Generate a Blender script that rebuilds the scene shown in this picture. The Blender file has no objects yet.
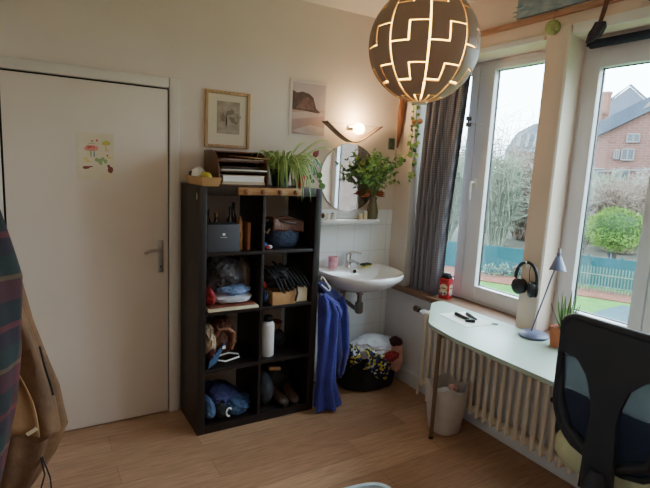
import bpy, bmesh, math, random
from mathutils import Vector, Matrix, noise
PI = math.pi
COL = bpy.context.scene.collection
sc = bpy.context.scene
V = Vector

# ---------------------------------------------------------------- materials
def lin(c):
    out = []
    for v in c:
        v /= 255.0
        out.append(v / 12.92 if v <= 0.04045 else ((v + 0.055) / 1.055) ** 2.4)
    return (*out, 1.0)

_mats = {}
def mat(name, col, rough=0.6, metal=0.0, col2=None, scale=8.0, stretch=None, bump=0.0, bscale=None, emit=0.0,
        trans=0.0, sheen=0.0, detail=4.0, lo=0.35, hi=0.65, sss=0.0, spec=0.5, coat=0.0):
    """A procedural material: principled, with noise between two colours and a noise bump."""
    if name in _mats: return _mats[name]
    m = bpy.data.materials.new(name); m.use_nodes = True
    nt = m.node_tree; N = nt.nodes; L = nt.links
    b = N['Principled BSDF']
    b.inputs['Base Color'].default_value = lin(col)
    b.inputs['Roughness'].default_value = rough
    b.inputs['Metallic'].default_value = metal
    b.inputs['Specular IOR Level'].default_value = spec
    if trans: b.inputs['Transmission Weight'].default_value = trans
    if sheen: b.inputs['Sheen Weight'].default_value = sheen
    if coat: b.inputs['Coat Weight'].default_value = coat
    if emit:
        b.inputs['Emission Color'].default_value = lin(col); b.inputs['Emission Strength'].default_value = emit
    tc = N.new('ShaderNodeTexCoord'); mp = N.new('ShaderNodeMapping')
    L.new(tc.outputs['Object'], mp.inputs['Vector'])
    if stretch: mp.inputs['Scale'].default_value = stretch
    if col2 is not None:
        nz = N.new('ShaderNodeTexNoise'); nz.inputs['Scale'].default_value = scale; nz.inputs['Detail'].default_value = detail
        L.new(mp.outputs[0], nz.inputs['Vector'])
        cr = N.new('ShaderNodeValToRGB')
        cr.color_ramp.elements[0].position = lo; cr.color_ramp.elements[1].position = hi
        cr.color_ramp.elements[0].color = lin(col); cr.color_ramp.elements[1].color = lin(col2)
        L.new(nz.outputs['Fac'], cr.inputs[0]); L.new(cr.outputs[0], b.inputs['Base Color'])
    if bump:
        nb = N.new('ShaderNodeTexNoise'); nb.inputs['Scale'].default_value = bscale or scale * 3; nb.inputs['Detail'].default_value = 5
        L.new(mp.outputs[0], nb.inputs['Vector'])
        bp = N.new('ShaderNodeBump'); bp.inputs['Strength'].default_value = bump; bp.inputs['Distance'].default_value = 0.02
        L.new(nb.outputs['Fac'], bp.inputs['Height']); L.new(bp.outputs[0], b.inputs['Normal'])
    _mats[name] = m
    return m

def glass_mat(name, tint=(235, 245, 248), refl=0.07):
    m = bpy.data.materials.new(name); m.use_nodes = True
    nt = m.node_tree; N = nt.nodes; L = nt.links; N.clear()
    out = N.new('ShaderNodeOutputMaterial'); mix = N.new('ShaderNodeMixShader')
    t = N.new('ShaderNodeBsdfTransparent'); g = N.new('ShaderNodeBsdfGlossy')
    t.inputs[0].default_value = lin(tint); g.inputs['Roughness'].default_value = 0.02
    mix.inputs[0].default_value = refl
    L.new(t.outputs[0], mix.inputs[1]); L.new(g.outputs[0], mix.inputs[2]); L.new(mix.outputs[0], out.inputs[0])
    return m

# ---------------------------------------------------------------- mesh builder
class MB:
    def __init__(s):
        s.bm = bmesh.new(); s.mi = 0
    def _paint(s, faces):
        for f in faces: f.material_index = s.mi
    def box(s, c, d, rot=None, bev=0.0, seg=2):
        M = Matrix.Translation(V(c))
        if rot is not None:
            M = M @ (rot.to_4x4() if isinstance(rot, Matrix) else Matrix.Rotation(rot, 4, 'Z'))
        r = bmesh.ops.create_cube(s.bm, size=1.0, matrix=M @ Matrix.Diagonal((*d, 1)))
        vs = r['verts']; fs = {f for v in vs for f in v.link_faces}
        s._paint(fs)
        if bev > 0:
            es = list({e for v in vs for e in v.link_edges})
            rb = bmesh.ops.bevel(s.bm, geom=es, offset=min(bev, min(d) * 0.45), segments=seg, affect='EDGES', profile=0.5)
            s._paint(rb['faces'])
        return s
    def loft(s, rings, closed=True, cap0=True, cap1=True):
        rs = [[s.bm.verts.new(V(p)) for p in r] for r in rings]
        n = len(rs[0])
        for a, b in zip(rs, rs[1:]):
            for i in range(n if closed else n - 1):
                j = (i + 1) % n
                try: s.bm.faces.new((a[i], a[j], b[j], b[i])).material_index = s.mi
                except ValueError: pass
        if closed and cap0: s.bm.faces.new(list(reversed(rs[0]))).material_index = s.mi
        if closed and cap1: s.bm.faces.new(rs[-1]).material_index = s.mi
        return s
    def tube(s, pts, r, n=8, caps=True):
        pts = [V(p) for p in pts]; m = len(pts)
        rad = r if isinstance(r, (list, tuple)) else [r] * m
        t0 = (pts[1] - pts[0]).normalized()
        up = V((0, 0, 1)) if abs(t0.z) < 0.9 else V((1, 0, 0))
        x = t0.cross(up).normalized(); rings = []
        for i, p in enumerate(pts):
            t = (pts[min(i + 1, m - 1)] - pts[max(i - 1, 0)]).normalized()
            x = (x - t * x.dot(t)).normalized(); y = t.cross(x)
            rings.append([p + (x * math.cos(2 * PI * k / n) + y * math.sin(2 * PI * k / n)) * rad[i] for k in range(n)])
        return s.loft(rings, True, caps, caps)
    def cyl(s, p0, p1, r0, r1=None, n=20):
        return s.tube([p0, p1], [r0, r0 if r1 is None else r1], n)
    def lathe(s, prof, c=(0, 0, 0), n=28, M=None, cap0=True, cap1=True):
        M = M or Matrix.Identity(4); c = V(c)
        rings = [[c + (M @ V((max(r, 1e-4) * math.cos(2 * PI * k / n), max(r, 1e-4) * math.sin(2 * PI * k / n), z))) for k in range(n)] for r, z in prof]
        return s.loft(rings, True, cap0, cap1)
    def ell(s, c, r, n=20, rot=None):
        M = Matrix.Translation(V(c))
        if rot is not None: M = M @ rot.to_4x4()
        rr = r if isinstance(r, (list, tuple)) else (r, r, r)
        q = bmesh.ops.create_uvsphere(s.bm, u_segments=n, v_segments=max(6, n // 2), radius=1.0, matrix=M @ Matrix.Diagonal((*rr, 1)))
        s._paint({f for v in q['verts'] for f in v.link_faces}); return s
    def poly(s, pts):
        s.bm.faces.new([s.bm.verts.new(V(p)) for p in pts]).material_index = s.mi; return s
    def prism(s, poly, vec, bev=0.0):
        """Polygon (3-D points) extruded along vec."""
        a = [s.bm.verts.new(V(p)) for p in poly]; b = [s.bm.verts.new(V(p) + V(vec)) for p in poly]
        n = len(a); fs = [s.bm.faces.new(a), s.bm.faces.new(list(reversed(b)))]
        for i in range(n):
            j = (i + 1) % n; fs.append(s.bm.faces.new((a[j], a[i], b[i], b[j])))
        s._paint(fs)
        if bev > 0:
            es = list({e for f in fs[:2] for e in f.edges})
            rb = bmesh.ops.bevel(s.bm, geom=es, offset=bev, segments=2, affect='EDGES', profile=0.5); s._paint(rb['faces'])
        return s
    def grid(s, nu, nv, f, close_u=False):
        g = [[s.bm.verts.new(V(f(i / nu, j / nv))) for j in range(nv + 1)] for i in range(nu + (0 if close_u else 1))]
        k = len(g)
        for i in range(nu):
            for j in range(nv):
                s.bm.faces.new((g[i][j], g[(i + 1) % k][j], g[(i + 1) % k][j + 1], g[i][j + 1])).material_index = s.mi
        return s
    def build(s, name, mats, parent=None, smooth=True, angle=40, thick=0.0, origin=None, recalc=True):
        me = bpy.data.meshes.new(name)
        if recalc: bmesh.ops.recalc_face_normals(s.bm, faces=s.bm.faces[:])
        s.bm.to_mesh(me); s.bm.free()
        for m in (mats if isinstance(mats, (list, tuple)) else [mats]): me.materials.append(m)
        if smooth:
            me.polygons.foreach_set('use_smooth', [True] * len(me.polygons))
            me.set_sharp_from_angle(angle=math.radians(angle))
        o = bpy.data.objects.new(name, me); COL.objects.link(o)
        if origin is not None:
            me.transform(Matrix.Translation(-V(origin))); o.location = V(origin)
        if parent is not None:
            o.parent = parent
            base = V((0, 0, 0)); q = parent
            while q is not None: base += q.location; q = q.parent
            if not parent.get('_local'): o.location = o.location - base
        if thick:
            md = o.modifiers.new('thickness', 'SOLIDIFY'); md.thickness = thick; md.offset = 0
        return o

def tag(o, label, cat, group=None, kind=None):
    o['label'] = label; o['category'] = cat
    if group: o['group'] = group
    if kind: o['kind'] = kind
    return o
def thing(name, label, cat, loc=(0, 0, 0), group=None, rz=0.0, local=False):
    o = bpy.data.objects.new(name, None); COL.objects.link(o); o.location = loc; o.rotation_euler.z = rz
    o.empty_display_size = 0.05
    if local: o['_local'] = 1
    return tag(o, label, cat, group)
def struct(o):
    o['kind'] = 'structure'; return o
def heap(mb, c, size, base, seed=0, amp=0.35, freq=3.0, sub=4, ridge=True, stretch=(1, 1, 1), top=None):
    """A crumpled lump of cloth resting on height base."""
    q = bmesh.ops.create_icosphere(mb.bm, subdivisions=sub, radius=1.0)
    off = V((seed * 7.31, seed * 3.77, seed * 1.93)); c = V(c)
    for v in q['verts']:
        p = v.co.copy(); n = p.normalized()
        w = V((p.x * stretch[0], p.y * stretch[1], p.z * stretch[2]))
        a = noise.noise(w * freq * 0.45 + off)
        b = noise.noise(w * freq + off * 2 + V((a, a, a)) * 1.5)
        if ridge: b = 1 - 2.2 * abs(b)
        d = 1 + amp * (0.7 * a + 0.45 * b) + 0.12 * amp * noise.noise(w * freq * 3.1 + off)
        x = V((n.x * size[0], n.y * size[1], n.z * size[2])) * d + c
        x.z = max(x.z, base + 0.002 * (1 + n.x))
        if top is not None: x.z = min(x.z, top)
        v.co = x
    mb._paint({f for v in q['verts'] for f in v.link_faces})
    return mb
def ribbon(mb, pts, widths, side, mis=(0, 1, 0), fold=0.25):
    """A leaf blade along pts: 2 or 3 strips across; side = width direction."""
    rows = []
    k = len(mis)
    for i, p in enumerate(pts):
        p = V(p); t = (V(pts[min(i + 1, len(pts) - 1)]) - V(pts[max(i - 1, 0)])).normalized()
        sd = (V(side) - t * V(side).dot(t)).normalized(); nn = t.cross(sd)
        rows.append([mb.bm.verts.new(p + sd * widths[i] * (2 * j / k - 1) + nn * (-fold * widths[i] * (1 - abs(2 * j / k - 1)))) for j in range(k + 1)])
    for a, b in zip(rows, rows[1:]):
        for j in range(k):
            mb.bm.faces.new((a[j], a[j + 1], b[j + 1], b[j])).material_index = mis[j]
def leaf(mb, base, d, nrm, L, W, mi=0, n=5, shape=0.75, curl=0.12):
    """An ovate leaf starting at base along d."""
    d = V(d).normalized(); nrm = V(nrm); s = d.cross(nrm).normalized(); nrm = s.cross(d)
    rows = []
    for i in range(n + 1):
        t = i / n; w = W * math.sin(PI * t ** shape) * 0.5 + 0.0004
        p = V(base) + d * L * t + nrm * (-curl * L * t * t)
        rows.append([mb.bm.verts.new(p - s * w + nrm * w * .25), mb.bm.verts.new(p), mb.bm.verts.new(p + s * w + nrm * w * .25)])
    for a, b in zip(rows, rows[1:]):
        for j in range(2): mb.bm.faces.new((a[j], a[j + 1], b[j + 1], b[j])).material_index = mi
def disc(mb, c, nrm, r, n=14, mi=0):
    nrm = V(nrm).normalized(); x = nrm.orthogonal().normalized(); y = nrm.cross(x)
    mb.bm.faces.new([mb.bm.verts.new(V(c) + (x * math.cos(2 * PI * k / n) + y * math.sin(2 * PI * k / n)) * r) for k in range(n)]).material_index = mi
def RX(a): return Matrix.Rotation(a, 4, 'X')
def RY(a): return Matrix.Rotation(a, 4, 'Y')
def RZ(a): return Matrix.Rotation(a, 4, 'Z')

# ---------------------------------------------------------------- material library
WALL = mat('wall_paint', (222, 209, 199), .85, col2=(216, 202, 191), scale=1.5, bump=.05, bscale=60)
CEIL = mat('ceiling_paint', (226, 220, 214), .9, col2=(220, 214, 208), scale=1.2)
WINWALL = mat('window_wall_paint', (226, 206, 190), .75, col2=(220, 199, 183), scale=2)
LOWWALL = mat('lower_wall_paint', (226, 228, 232), .7, col2=(218, 220, 225), scale=2, bump=.03)
WHITE = mat('white_paint', (226, 224, 222), .45, col2=(220, 217, 215), scale=3)
UPVC = mat('window_plastic', (220, 217, 223), .4, col2=(214, 211, 218), scale=2)
DOORP = mat('door_paint', (222, 209, 197), .5, col2=(216, 202, 190), scale=1.5)
FRAMEP = mat('door_frame_paint', (214, 206, 196), .5, col2=(208, 199, 190), scale=2)
DARK = mat('dark_gap', (22, 18, 16), .9)
CHROME = mat('chrome', (200, 200, 200), .15, 1.0)
STEEL = mat('brushed_steel', (165, 160, 155), .35, 1.0)
BRASS = mat('dull_brass', (150, 125, 90), .4, .9)
BLACKM = mat('black_metal', (24, 24, 26), .4, .3)
BLACKP = mat('black_plastic', (20, 21, 24), .45)
SHELF = mat('black_brown_veneer', (40, 31, 28), .38, col2=(30, 24, 23), scale=6, stretch=(14, 14, 1), spec=.4)
PORC = mat('porcelain', (236, 234, 232), .12, col2=(232, 230, 228), scale=2, coat=.3)
WOODL = mat('light_pine', (186, 142, 96), .5, col2=(160, 112, 70), scale=5, stretch=(2, 18, 18))
WOODKNOT = mat('dark_knot_wood', (128, 78, 44), .5, col2=(108, 62, 34), scale=9)
WOODM = mat('walnut_wood', (112, 72, 46), .5, col2=(84, 50, 30), scale=5, stretch=(16, 16, 2))
WOODF = mat('blond_frame_wood', (186, 152, 112), .5, col2=(166, 130, 92), scale=6, stretch=(10, 10, 2))
RAILW = mat('rail_wood', (176, 130, 106), .5, col2=(156, 110, 86), scale=6, stretch=(10, 1, 10))
SILLW = mat('sill_wood', (150, 118, 98), .45, col2=(126, 96, 78), scale=6, stretch=(14, 1.5, 14))
PAPER = mat('paper', (246, 245, 244), .8, col2=(240, 239, 238), scale=5)
CREAM = mat('cream_paper', (222, 208, 180), .8, col2=(206, 190, 160), scale=7)
CARD = mat('cardboard', (188, 146, 98), .8, col2=(170, 128, 84), scale=8)
BLUEJ = mat('denim', (66, 92, 128), .9, col2=(40, 60, 94), scale=14, bump=.4, bscale=60)
NAVY = mat('navy_cloth', (38, 48, 72), .85, col2=(52, 64, 90), scale=10, bump=.4, bscale=50)
DGREY = mat('charcoal_cloth', (52, 50, 54), .9, col2=(76, 72, 74), scale=10, bump=.5, bscale=45)
BLACKC = mat('black_cloth', (20, 20, 23), .9, col2=(34, 33, 36), scale=12, bump=.4, bscale=50)
BROWNL = mat('brown_leather', (104, 58, 40), .45, col2=(78, 40, 28), scale=9, bump=.3, bscale=60)
DBROWN = mat('dark_brown_leather', (74, 50, 38), .5, col2=(52, 36, 28), scale=9, bump=.3, bscale=60)
BEIGEC = mat('beige_cloth', (186, 160, 132), .9, col2=(160, 132, 106), scale=10, bump=.4, bscale=50)
WHITEC = mat('white_cloth', (214, 214, 222), .9, col2=(196, 198, 212), scale=6, bump=.4, bscale=25)
LBLUE = mat('pale_blue_cloth', (130, 152, 190), .9, col2=(104, 126, 170), scale=8, bump=.4, bscale=40)
ROYAL = mat('royal_blue_cloth', (48, 54, 156), .75, col2=(34, 38, 122), scale=6, bump=.3, bscale=60, sheen=.2)
ROYALD = mat('deep_blue_cloth', (32, 36, 104), .75, col2=(23, 26, 78), scale=6, bump=.3, bscale=60, sheen=.2)
PINKC = mat('pink_cloth', (206, 150, 142), .9, col2=(226, 186, 174), scale=7, bump=.4, bscale=30)
REDC = mat('red_cloth', (172, 46, 52), .9, col2=(130, 34, 44), scale=9, bump=.4, bscale=40)
RED = mat('red_paint', (190, 32, 40), .4, col2=(176, 26, 36), scale=6)
TERRA = mat('terracotta', (190, 112, 74), .8, col2=(172, 96, 62), scale=9, bump=.1)
SOIL = mat('soil', (52, 38, 28), .95, col2=(34, 25, 18), scale=30, bump=.6)
LEAFG = mat('leaf_green', (92, 134, 62), .5, col2=(66, 104, 44), scale=10)
LEAFD = mat('dark_leaf_green', (82, 122, 70), .4, col2=(58, 96, 54), scale=10)
LEAFP = mat('pale_leaf_stripe', (222, 228, 178), .5, col2=(186, 200, 138), scale=8)
LEAFM = mat('mid_leaf_green', (146, 184, 100), .5, col2=(108, 152, 76), scale=14)
STEMG = mat('stem_green', (110, 128, 70), .6)
RUST = mat('dry_leaf', (170, 96, 52), .7, col2=(140, 74, 40), scale=10)
SPATHE = mat('flower_spathe', (146, 70, 78), .4, col2=(128, 40, 52), scale=6)
SLATEB = mat('lamp_blue_grey', (104, 110, 142), .45, col2=(97, 103, 134), scale=4)
BONE = mat('white_plastic', (228, 228, 226), .4)
MIRROR = mat('mirror_silver', (235, 238, 240), .02, 1.0)
LIME = mat('lime_yarn', (166, 168, 108), .9, col2=(140, 143, 86), scale=18, bump=.6, bscale=60)
GLASS = glass_mat('window_glass')
RADP = mat('radiator_enamel', (242, 232, 214), .4, col2=(235, 223, 203), scale=4)
TEALART = mat('teal_stroke', (70, 112, 128), .7, col2=(112, 146, 156), scale=6)

# floor: oak boards running along the room's width
def floor_mat():
    m = bpy.data.materials.new('oak_boards'); m.use_nodes = True
    nt = m.node_tree; N = nt.nodes; L = nt.links; b = N['Principled BSDF']
    tc = N.new('ShaderNodeTexCoord')
    br = N.new('ShaderNodeTexBrick'); br.offset = 0.37; br.offset_frequency = 2
    br.inputs['Scale'].default_value = 1.0; br.inputs['Mortar Size'].default_value = .0012; br.inputs['Mortar Smooth'].default_value = .3
    br.inputs['Brick Width'].default_value = 1.25; br.inputs['Row Height'].default_value = .165
    br.inputs['Color1'].default_value = lin((184, 146, 116)); br.inputs['Color2'].default_value = lin((160, 120, 93))
    br.inputs['Mortar'].default_value = lin((112, 80, 58)); br.inputs['Bias'].default_value = -.1
    L.new(tc.outputs['Object'], br.inputs['Vector'])
    mp = N.new('ShaderNodeMapping'); mp.inputs['Scale'].default_value = (1.6, 22, 1)
    L.new(tc.outputs['Object'], mp.inputs['Vector'])
    nz = N.new('ShaderNodeTexNoise'); nz.inputs['Scale'].default_value = 4; nz.inputs['Detail'].default_value = 7; nz.inputs['Distortion'].default_value = .6
    L.new(mp.outputs[0], nz.inputs['Vector'])
    ov = N.new('ShaderNodeMix'); ov.data_type = 'RGBA'; ov.blend_type = 'OVERLAY'; ov.inputs['Factor'].default_value = .6
    L.new(br.outputs['Color'], ov.inputs[6]); L.new(nz.outputs['Fac'], ov.inputs[7])
    L.new(ov.outputs[2], b.inputs['Base Color'])
    b.inputs['Roughness'].default_value = .42
    bp = N.new('ShaderNodeBump'); bp.inputs['Strength'].default_value = .12; bp.inputs['Distance'].default_value = .004
    L.new(br.outputs['Fac'], bp.inputs['Height']); bp.invert = True
    L.new(bp.outputs[0], b.inputs['Normal'])
    return m
def brick_mat(name, c1, c2, mortar, bw, rh, ms=.01, rough=.85, axis='XZ', bump=.3, off=.5):
    m = bpy.data.materials.new(name); m.use_nodes = True
    nt = m.node_tree; N = nt.nodes; L = nt.links; b = N['Principled BSDF']
    tc = N.new('ShaderNodeTexCoord'); sp = N.new('ShaderNodeSeparateXYZ'); cb = N.new('ShaderNodeCombineXYZ')
    L.new(tc.outputs['Object'], sp.inputs[0])
    L.new(sp.outputs['X' if axis[0] == 'X' else 'Y'], cb.inputs[0]); L.new(sp.outputs['Z'], cb.inputs[1])
    br = N.new('ShaderNodeTexBrick'); br.offset = off
    br.inputs['Scale'].default_value = 1; br.inputs['Mortar Size'].default_value = ms; br.inputs['Brick Width'].default_value = bw; br.inputs['Row Height'].default_value = rh
    br.inputs['Color1'].default_value = lin(c1); br.inputs['Color2'].default_value = lin(c2); br.inputs['Mortar'].default_value = lin(mortar)
    L.new(cb.outputs[0], br.inputs['Vector']); L.new(br.outputs['Color'], b.inputs['Base Color'])
    b.inputs['Roughness'].default_value = rough
    if bump:
        bp = N.new('ShaderNodeBump'); bp.inputs['Strength'].default_value = bump; bp.inputs['Distance'].default_value = .003; bp.invert = True
        L.new(br.outputs['Fac'], bp.inputs['Height']); L.new(bp.outputs[0], b.inputs['Normal'])
    return m
TILE = brick_mat('white_wall_tile', (236, 240, 244), (231, 236, 241), (204, 208, 212), .15, .20, .0018, .2, 'XZ', .15, 0.0)

def plaid_mat():
    m = bpy.data.materials.new('plaid_wool'); m.use_nodes = True
    nt = m.node_tree; N = nt.nodes; L = nt.links; b = N['Principled BSDF']; b.inputs['Roughness'].default_value = .95
    tc = N.new('ShaderNodeTexCoord'); sp = N.new('ShaderNodeSeparateXYZ'); L.new(tc.outputs['Object'], sp.inputs[0])
    def band(sock, f, stops):
        mu = N.new('ShaderNodeMath'); mu.operation = 'MULTIPLY'; mu.inputs[1].default_value = f; L.new(sock, mu.inputs[0])
        fr = N.new('ShaderNodeMath'); fr.operation = 'FRACT'; L.new(mu.outputs[0], fr.inputs[0])
        cr = N.new('ShaderNodeValToRGB'); cr.color_ramp.interpolation = 'CONSTANT'
        e = cr.color_ramp.elements
        while len(e) < len(stops): e.new(.5)
        for k, (p, c) in enumerate(stops): e[k].position = p; e[k].color = lin(c)
        L.new(fr.outputs[0], cr.inputs[0]); return cr.outputs[0]
    A = band(sp.outputs['Z'], 4.2, [(0, (30, 40, 38)), (.25, (84, 36, 42)), (.48, (110, 88, 58)), (.53, (34, 54, 46)), (.75, (44, 30, 42)), (.93, (110, 44, 46))])
    B = band(sp.outputs['Y'], 6.0, [(0, (34, 32, 40)), (.3, (88, 40, 42)), (.55, (44, 62, 52)), (.8, (116, 92, 62)), (.87, (38, 32, 40))])
    mx = N.new('ShaderNodeMix'); mx.data_type = 'RGBA'; mx.inputs['Factor'].default_value = .5
    L.new(A, mx.inputs[6]); L.new(B, mx.inputs[7]); L.new(mx.outputs[2], b.inputs['Base Color'])
    nz = N.new('ShaderNodeTexNoise'); nz.inputs['Scale'].default_value = 120
    bp = N.new('ShaderNodeBump'); bp.inputs['Strength'].default_value = .4; bp.inputs['Distance'].default_value = .004
    L.new(nz.outputs['Fac'], bp.inputs['Height']); L.new(bp.outputs[0], b.inputs['Normal'])
    return m
PLAID = plaid_mat()
def weave_mat(name, c1, c2, sc_=70.0):
    m = bpy.data.materials.new(name); m.use_nodes = True
    nt = m.node_tree; N = nt.nodes; L = nt.links; b = N['Principled BSDF']; b.inputs['Roughness'].default_value = .95
    tc = N.new('ShaderNodeTexCoord'); w = N.new('ShaderNodeTexWave'); w.bands_direction = 'Z'; w.inputs['Scale'].default_value = sc_ * .35; w.inputs['Distortion'].default_value = 1.5
    w2 = N.new('ShaderNodeTexWave'); w2.bands_direction = 'Y'; w2.inputs['Scale'].default_value = sc_ * .35; w2.inputs['Distortion'].default_value = 1.5
    L.new(tc.outputs['Object'], w.inputs['Vector']); L.new(tc.outputs['Object'], w2.inputs['Vector'])
    mu = N.new('ShaderNodeMath'); mu.operation = 'ADD'; L.new(w.outputs['Fac'], mu.inputs[0]); L.new(w2.outputs['Fac'], mu.inputs[1])
    cr = N.new('ShaderNodeValToRGB'); cr.color_ramp.elements[0].color = lin(c1); cr.color_ramp.elements[1].color = lin(c2)
    hv = N.new('ShaderNodeMath'); hv.operation = 'MULTIPLY'; hv.inputs[1].default_value = .5; L.new(mu.outputs[0], hv.inputs[0])
    L.new(hv.outputs[0], cr.inputs[0]); L.new(cr.outputs[0], b.inputs['Base Color'])
    return m
CURTAIN = weave_mat('grey_woven_curtain', (82, 83, 98), (142, 138, 148))

# ================================================================ ROOM SHELL
XR = 1.665; ZC = 2.71; XL = -1.10; YF = -4.4; ZS = .74; ZT = 2.375
struct(MB().box(((XL + XR + .3) / 2, YF / 2 + .1, -.06), (XR - XL + .5, -YF + .4, .12)).build('floor', floor_mat(), origin=(0, 0, 0), smooth=False))
struct(MB().box(((XL + XR + .3) / 2, YF / 2, ZC + .05), (XR - XL + .5, -YF + .4, .1)).build('ceiling', CEIL, smooth=False))
struct(MB().box(((XL + XR + .25) / 2, .1, ZC / 2), (XR - XL + .45, .2, ZC)).build('wall_back', WALL, smooth=False))
struct(MB().box((XL - .1, YF / 2, ZC / 2), (.2, -YF, ZC)).build('wall_left', WALL, smooth=False))
struct(MB().box(((XL + XR) / 2, YF - .1, ZC / 2), (XR - XL + .6, .2, ZC)).build('wall_front', WALL, smooth=False))
# window wall: parapet, piers, lintel
WY0, WY1, WY2, WY3 = -.20, -1.24, -1.345, -2.75
w = MB()
w.box((XR + .12, YF / 2, (ZS - .04) / 2), (.24, -YF, ZS - .04))
struct(w.build('wall_right', LOWWALL, smooth=False))
w = MB()
w.box((XR + .12, YF / 2, (ZT + ZC) / 2), (.24, -YF, ZC - ZT))

w.box((XR + .12, (WY3 + YF) / 2, (ZS + ZT) / 2), (.24, WY3 - YF, ZT - ZS))
struct(w.build('wall_right_upper', WINWALL, smooth=False))
struct(MB().box((XR + .12, WY0 / 2, (ZS + ZT) / 2), (.24, -WY0, ZT - ZS)).build('wall_right_corner', WALL, smooth=False))
struct(MB().box((XR + .095, WY0 - .003, (ZS + ZT) / 2), (.20, .012, ZT - ZS), bev=.003).build('trim_4', WHITE))
# pier between the two windows, rounded arrises, flush or slightly proud of the wall
pil = [(1.635, -1.275), (1.63, -1.285), (1.63, -1.385), (1.634, -1.398), (1.645, -1.405), (1.86, -1.36), (1.90, -1.36), (1.90, -1.22), (1.86, -1.22)]
struct(MB().prism([(x, y, ZS - .04) for x, y in pil], (0, 0, 2.42 - ZS + .04)).build('wall_pillar', WINWALL, angle=30))
# sink tiles on the back wall
struct(MB().box((1.19, -.004, .66), (.95, .008, 1.32)).build('wall_tile_panel', TILE, smooth=False, origin=(.715, 0, 0)))
# sill
struct(MB().box((1.755, (WY3) / 2 - .06, ZS - .02), (.235, -WY3 - .04, .04), bev=.006).build('windowsill', SILLW))
# trims
struct(MB().box((XR - .012, YF / 2, 2.495), (.026, -YF, .03), bev=.004).build('trim_1', RAILW))
struct(MB().box((XR - .006, (WY0 + WY1) / 2 + .02, 2.39), (.014, WY0 - WY1 + .04, .034), bev=.004).build('trim_2', WHITE))
struct(MB().box((XR - .006, (WY2 + WY3) / 2 - .05, 2.40), (.014, WY2 - WY3 - .02, .05), bev=.004).build('trim_3', WHITE))
b = MB(); b.box((XR - .01, YF / 2, .05), (.02, -YF, .10), bev=.003); b.box((XR - .007, YF / 2, .115), (.014, -YF, .03), bev=.006)
struct(b.build('baseboard_right', LOWWALL))
struct(MB().box(((XL - 1.0) / 2, -.008, .05), (-1.0 - XL, .016, .1), bev=.003).build('baseboard_back', FRAMEP))

# door (leaf, frame, handle)
d = struct(MB().box((-.5, -.006, 1.022), (.835, .022, 2.022), bev=.002).build('door_1', DOORP))
fr = MB(); fr.box((-.045, -.012, 1.05), (.06, .034, 2.10), bev=.006); fr.box((-.962, -.012, 1.05), (.068, .034, 2.10), bev=.006); fr.box((-.503, -.012, 2.072), (.85, .034, .058), bev=.006)
fr.build('door_frame', FRAMEP, d)
g = MB(); g.box((-.5, -.001, 1.025), (.86, .006, 2.035)); g.build('door_gap', DARK, d, smooth=False)
h = MB(); h.box((-.128, -.021, 1.035), (.034, .009, .20), bev=.008, seg=3); h.cyl((-.128, -.02, 1.085), (-.128, -.062, 1.085), .0085, n=14)
h.tube([(-.128, -.062, 1.085), (-.15, -.066, 1.084), (-.19, -.062, 1.078), (-.228, -.055, 1.062)], [.0095, .009, .008, .007], 10)
h.cyl((-.128, -.02, .97), (-.128, -.028, .97), .007, n=14)
h.build('door_handle', STEEL, d)
kh = MB(); kh.cyl((-.128, -.0265, .972), (-.128, -.0295, .972), .0055, n=12); kh.build('keyhole', DARK, d)

# ---------------------------------------------------------------- windows
def ring_frame(mb, y0, y1, z0, z1, x, dx, ws, bev=.006):
    """Rectangular frame in the window plane; ws = (left, right, bottom, top) member widths (y0 > y1)."""
    wl, wr, wb, wt = ws
    mb.box((x, y0 - wl / 2, (z0 + z1) / 2), (dx, wl, z1 - z0), bev=bev)
    mb.box((x, y1 + wr / 2, (z0 + z1) / 2), (dx, wr, z1 - z0), bev=bev)
    ym = (y0 - wl + y1 + wr) / 2; yl = (y0 - wl) - (y1 + wr)
    mb.box((x, ym, z0 + wb / 2), (dx, yl + .006, wb), bev=bev)
    mb.box((x, ym, z1 - wt / 2), (dx, yl + .006, wt), bev=bev)
def window(n, y0, y1, sashes, zb, zt):
    wdw = bpy.data.objects.new('window_%d' % n, None); COL.objects.link(wdw); struct(wdw)
    m = MB(); ring_frame(m, y0, y1, ZS, ZT, 1.872, .06, (.03, .03, .035, .03)); m.build('window_frame', UPVC, wdw)
    for (a, bb, ga, gb) in sashes:
        m = MB(); ring_frame(m, a, bb, ZS + .03, ZT - .028, 1.856, .055, (a - ga, gb - bb, zb - ZS - .03, ZT - .028 - zt))
        s_ = m.build('sash', UPVC, wdw)
        gk = MB(); ring_frame(gk, ga + .004, gb - .004, zb - .004, zt + .004, 1.872, .012, (.009,) * 4, bev=0); gk.build('gasket', BLACKP, s_)
        MB().box((1.874, (ga + gb) / 2, (zb + zt) / 2), (.004, ga - gb + .01, zt - zb + .01)).build('glass', GLASS, s_, smooth=False)
    return wdw
w1 = window(1, WY0, WY1 - .02, [(-.225, -.638, -.30, -.565), (-.642, -1.235, -.765, -1.15)], .862, 2.306)
w2 = window(2, WY2 - .005, WY3, [(-1.385, -1.862, -1.472, -1.795), (-1.868, -2.72, -1.965, -2.62)], .885, 2.222)
h = MB(); h.box((1.824, -.685, 1.565), (.012, .028, .07), bev=.005); h.cyl((1.822, -.685, 1.575), (1.785, -.685, 1.575), .008, n=12)
h.tube([(1.787, -.685, 1.577), (1.783, -.685, 1.53), (1.787, -.685, 1.455)], [.0085, .009, .007], 10); h.build('window_handle', BONE, w1)

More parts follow.
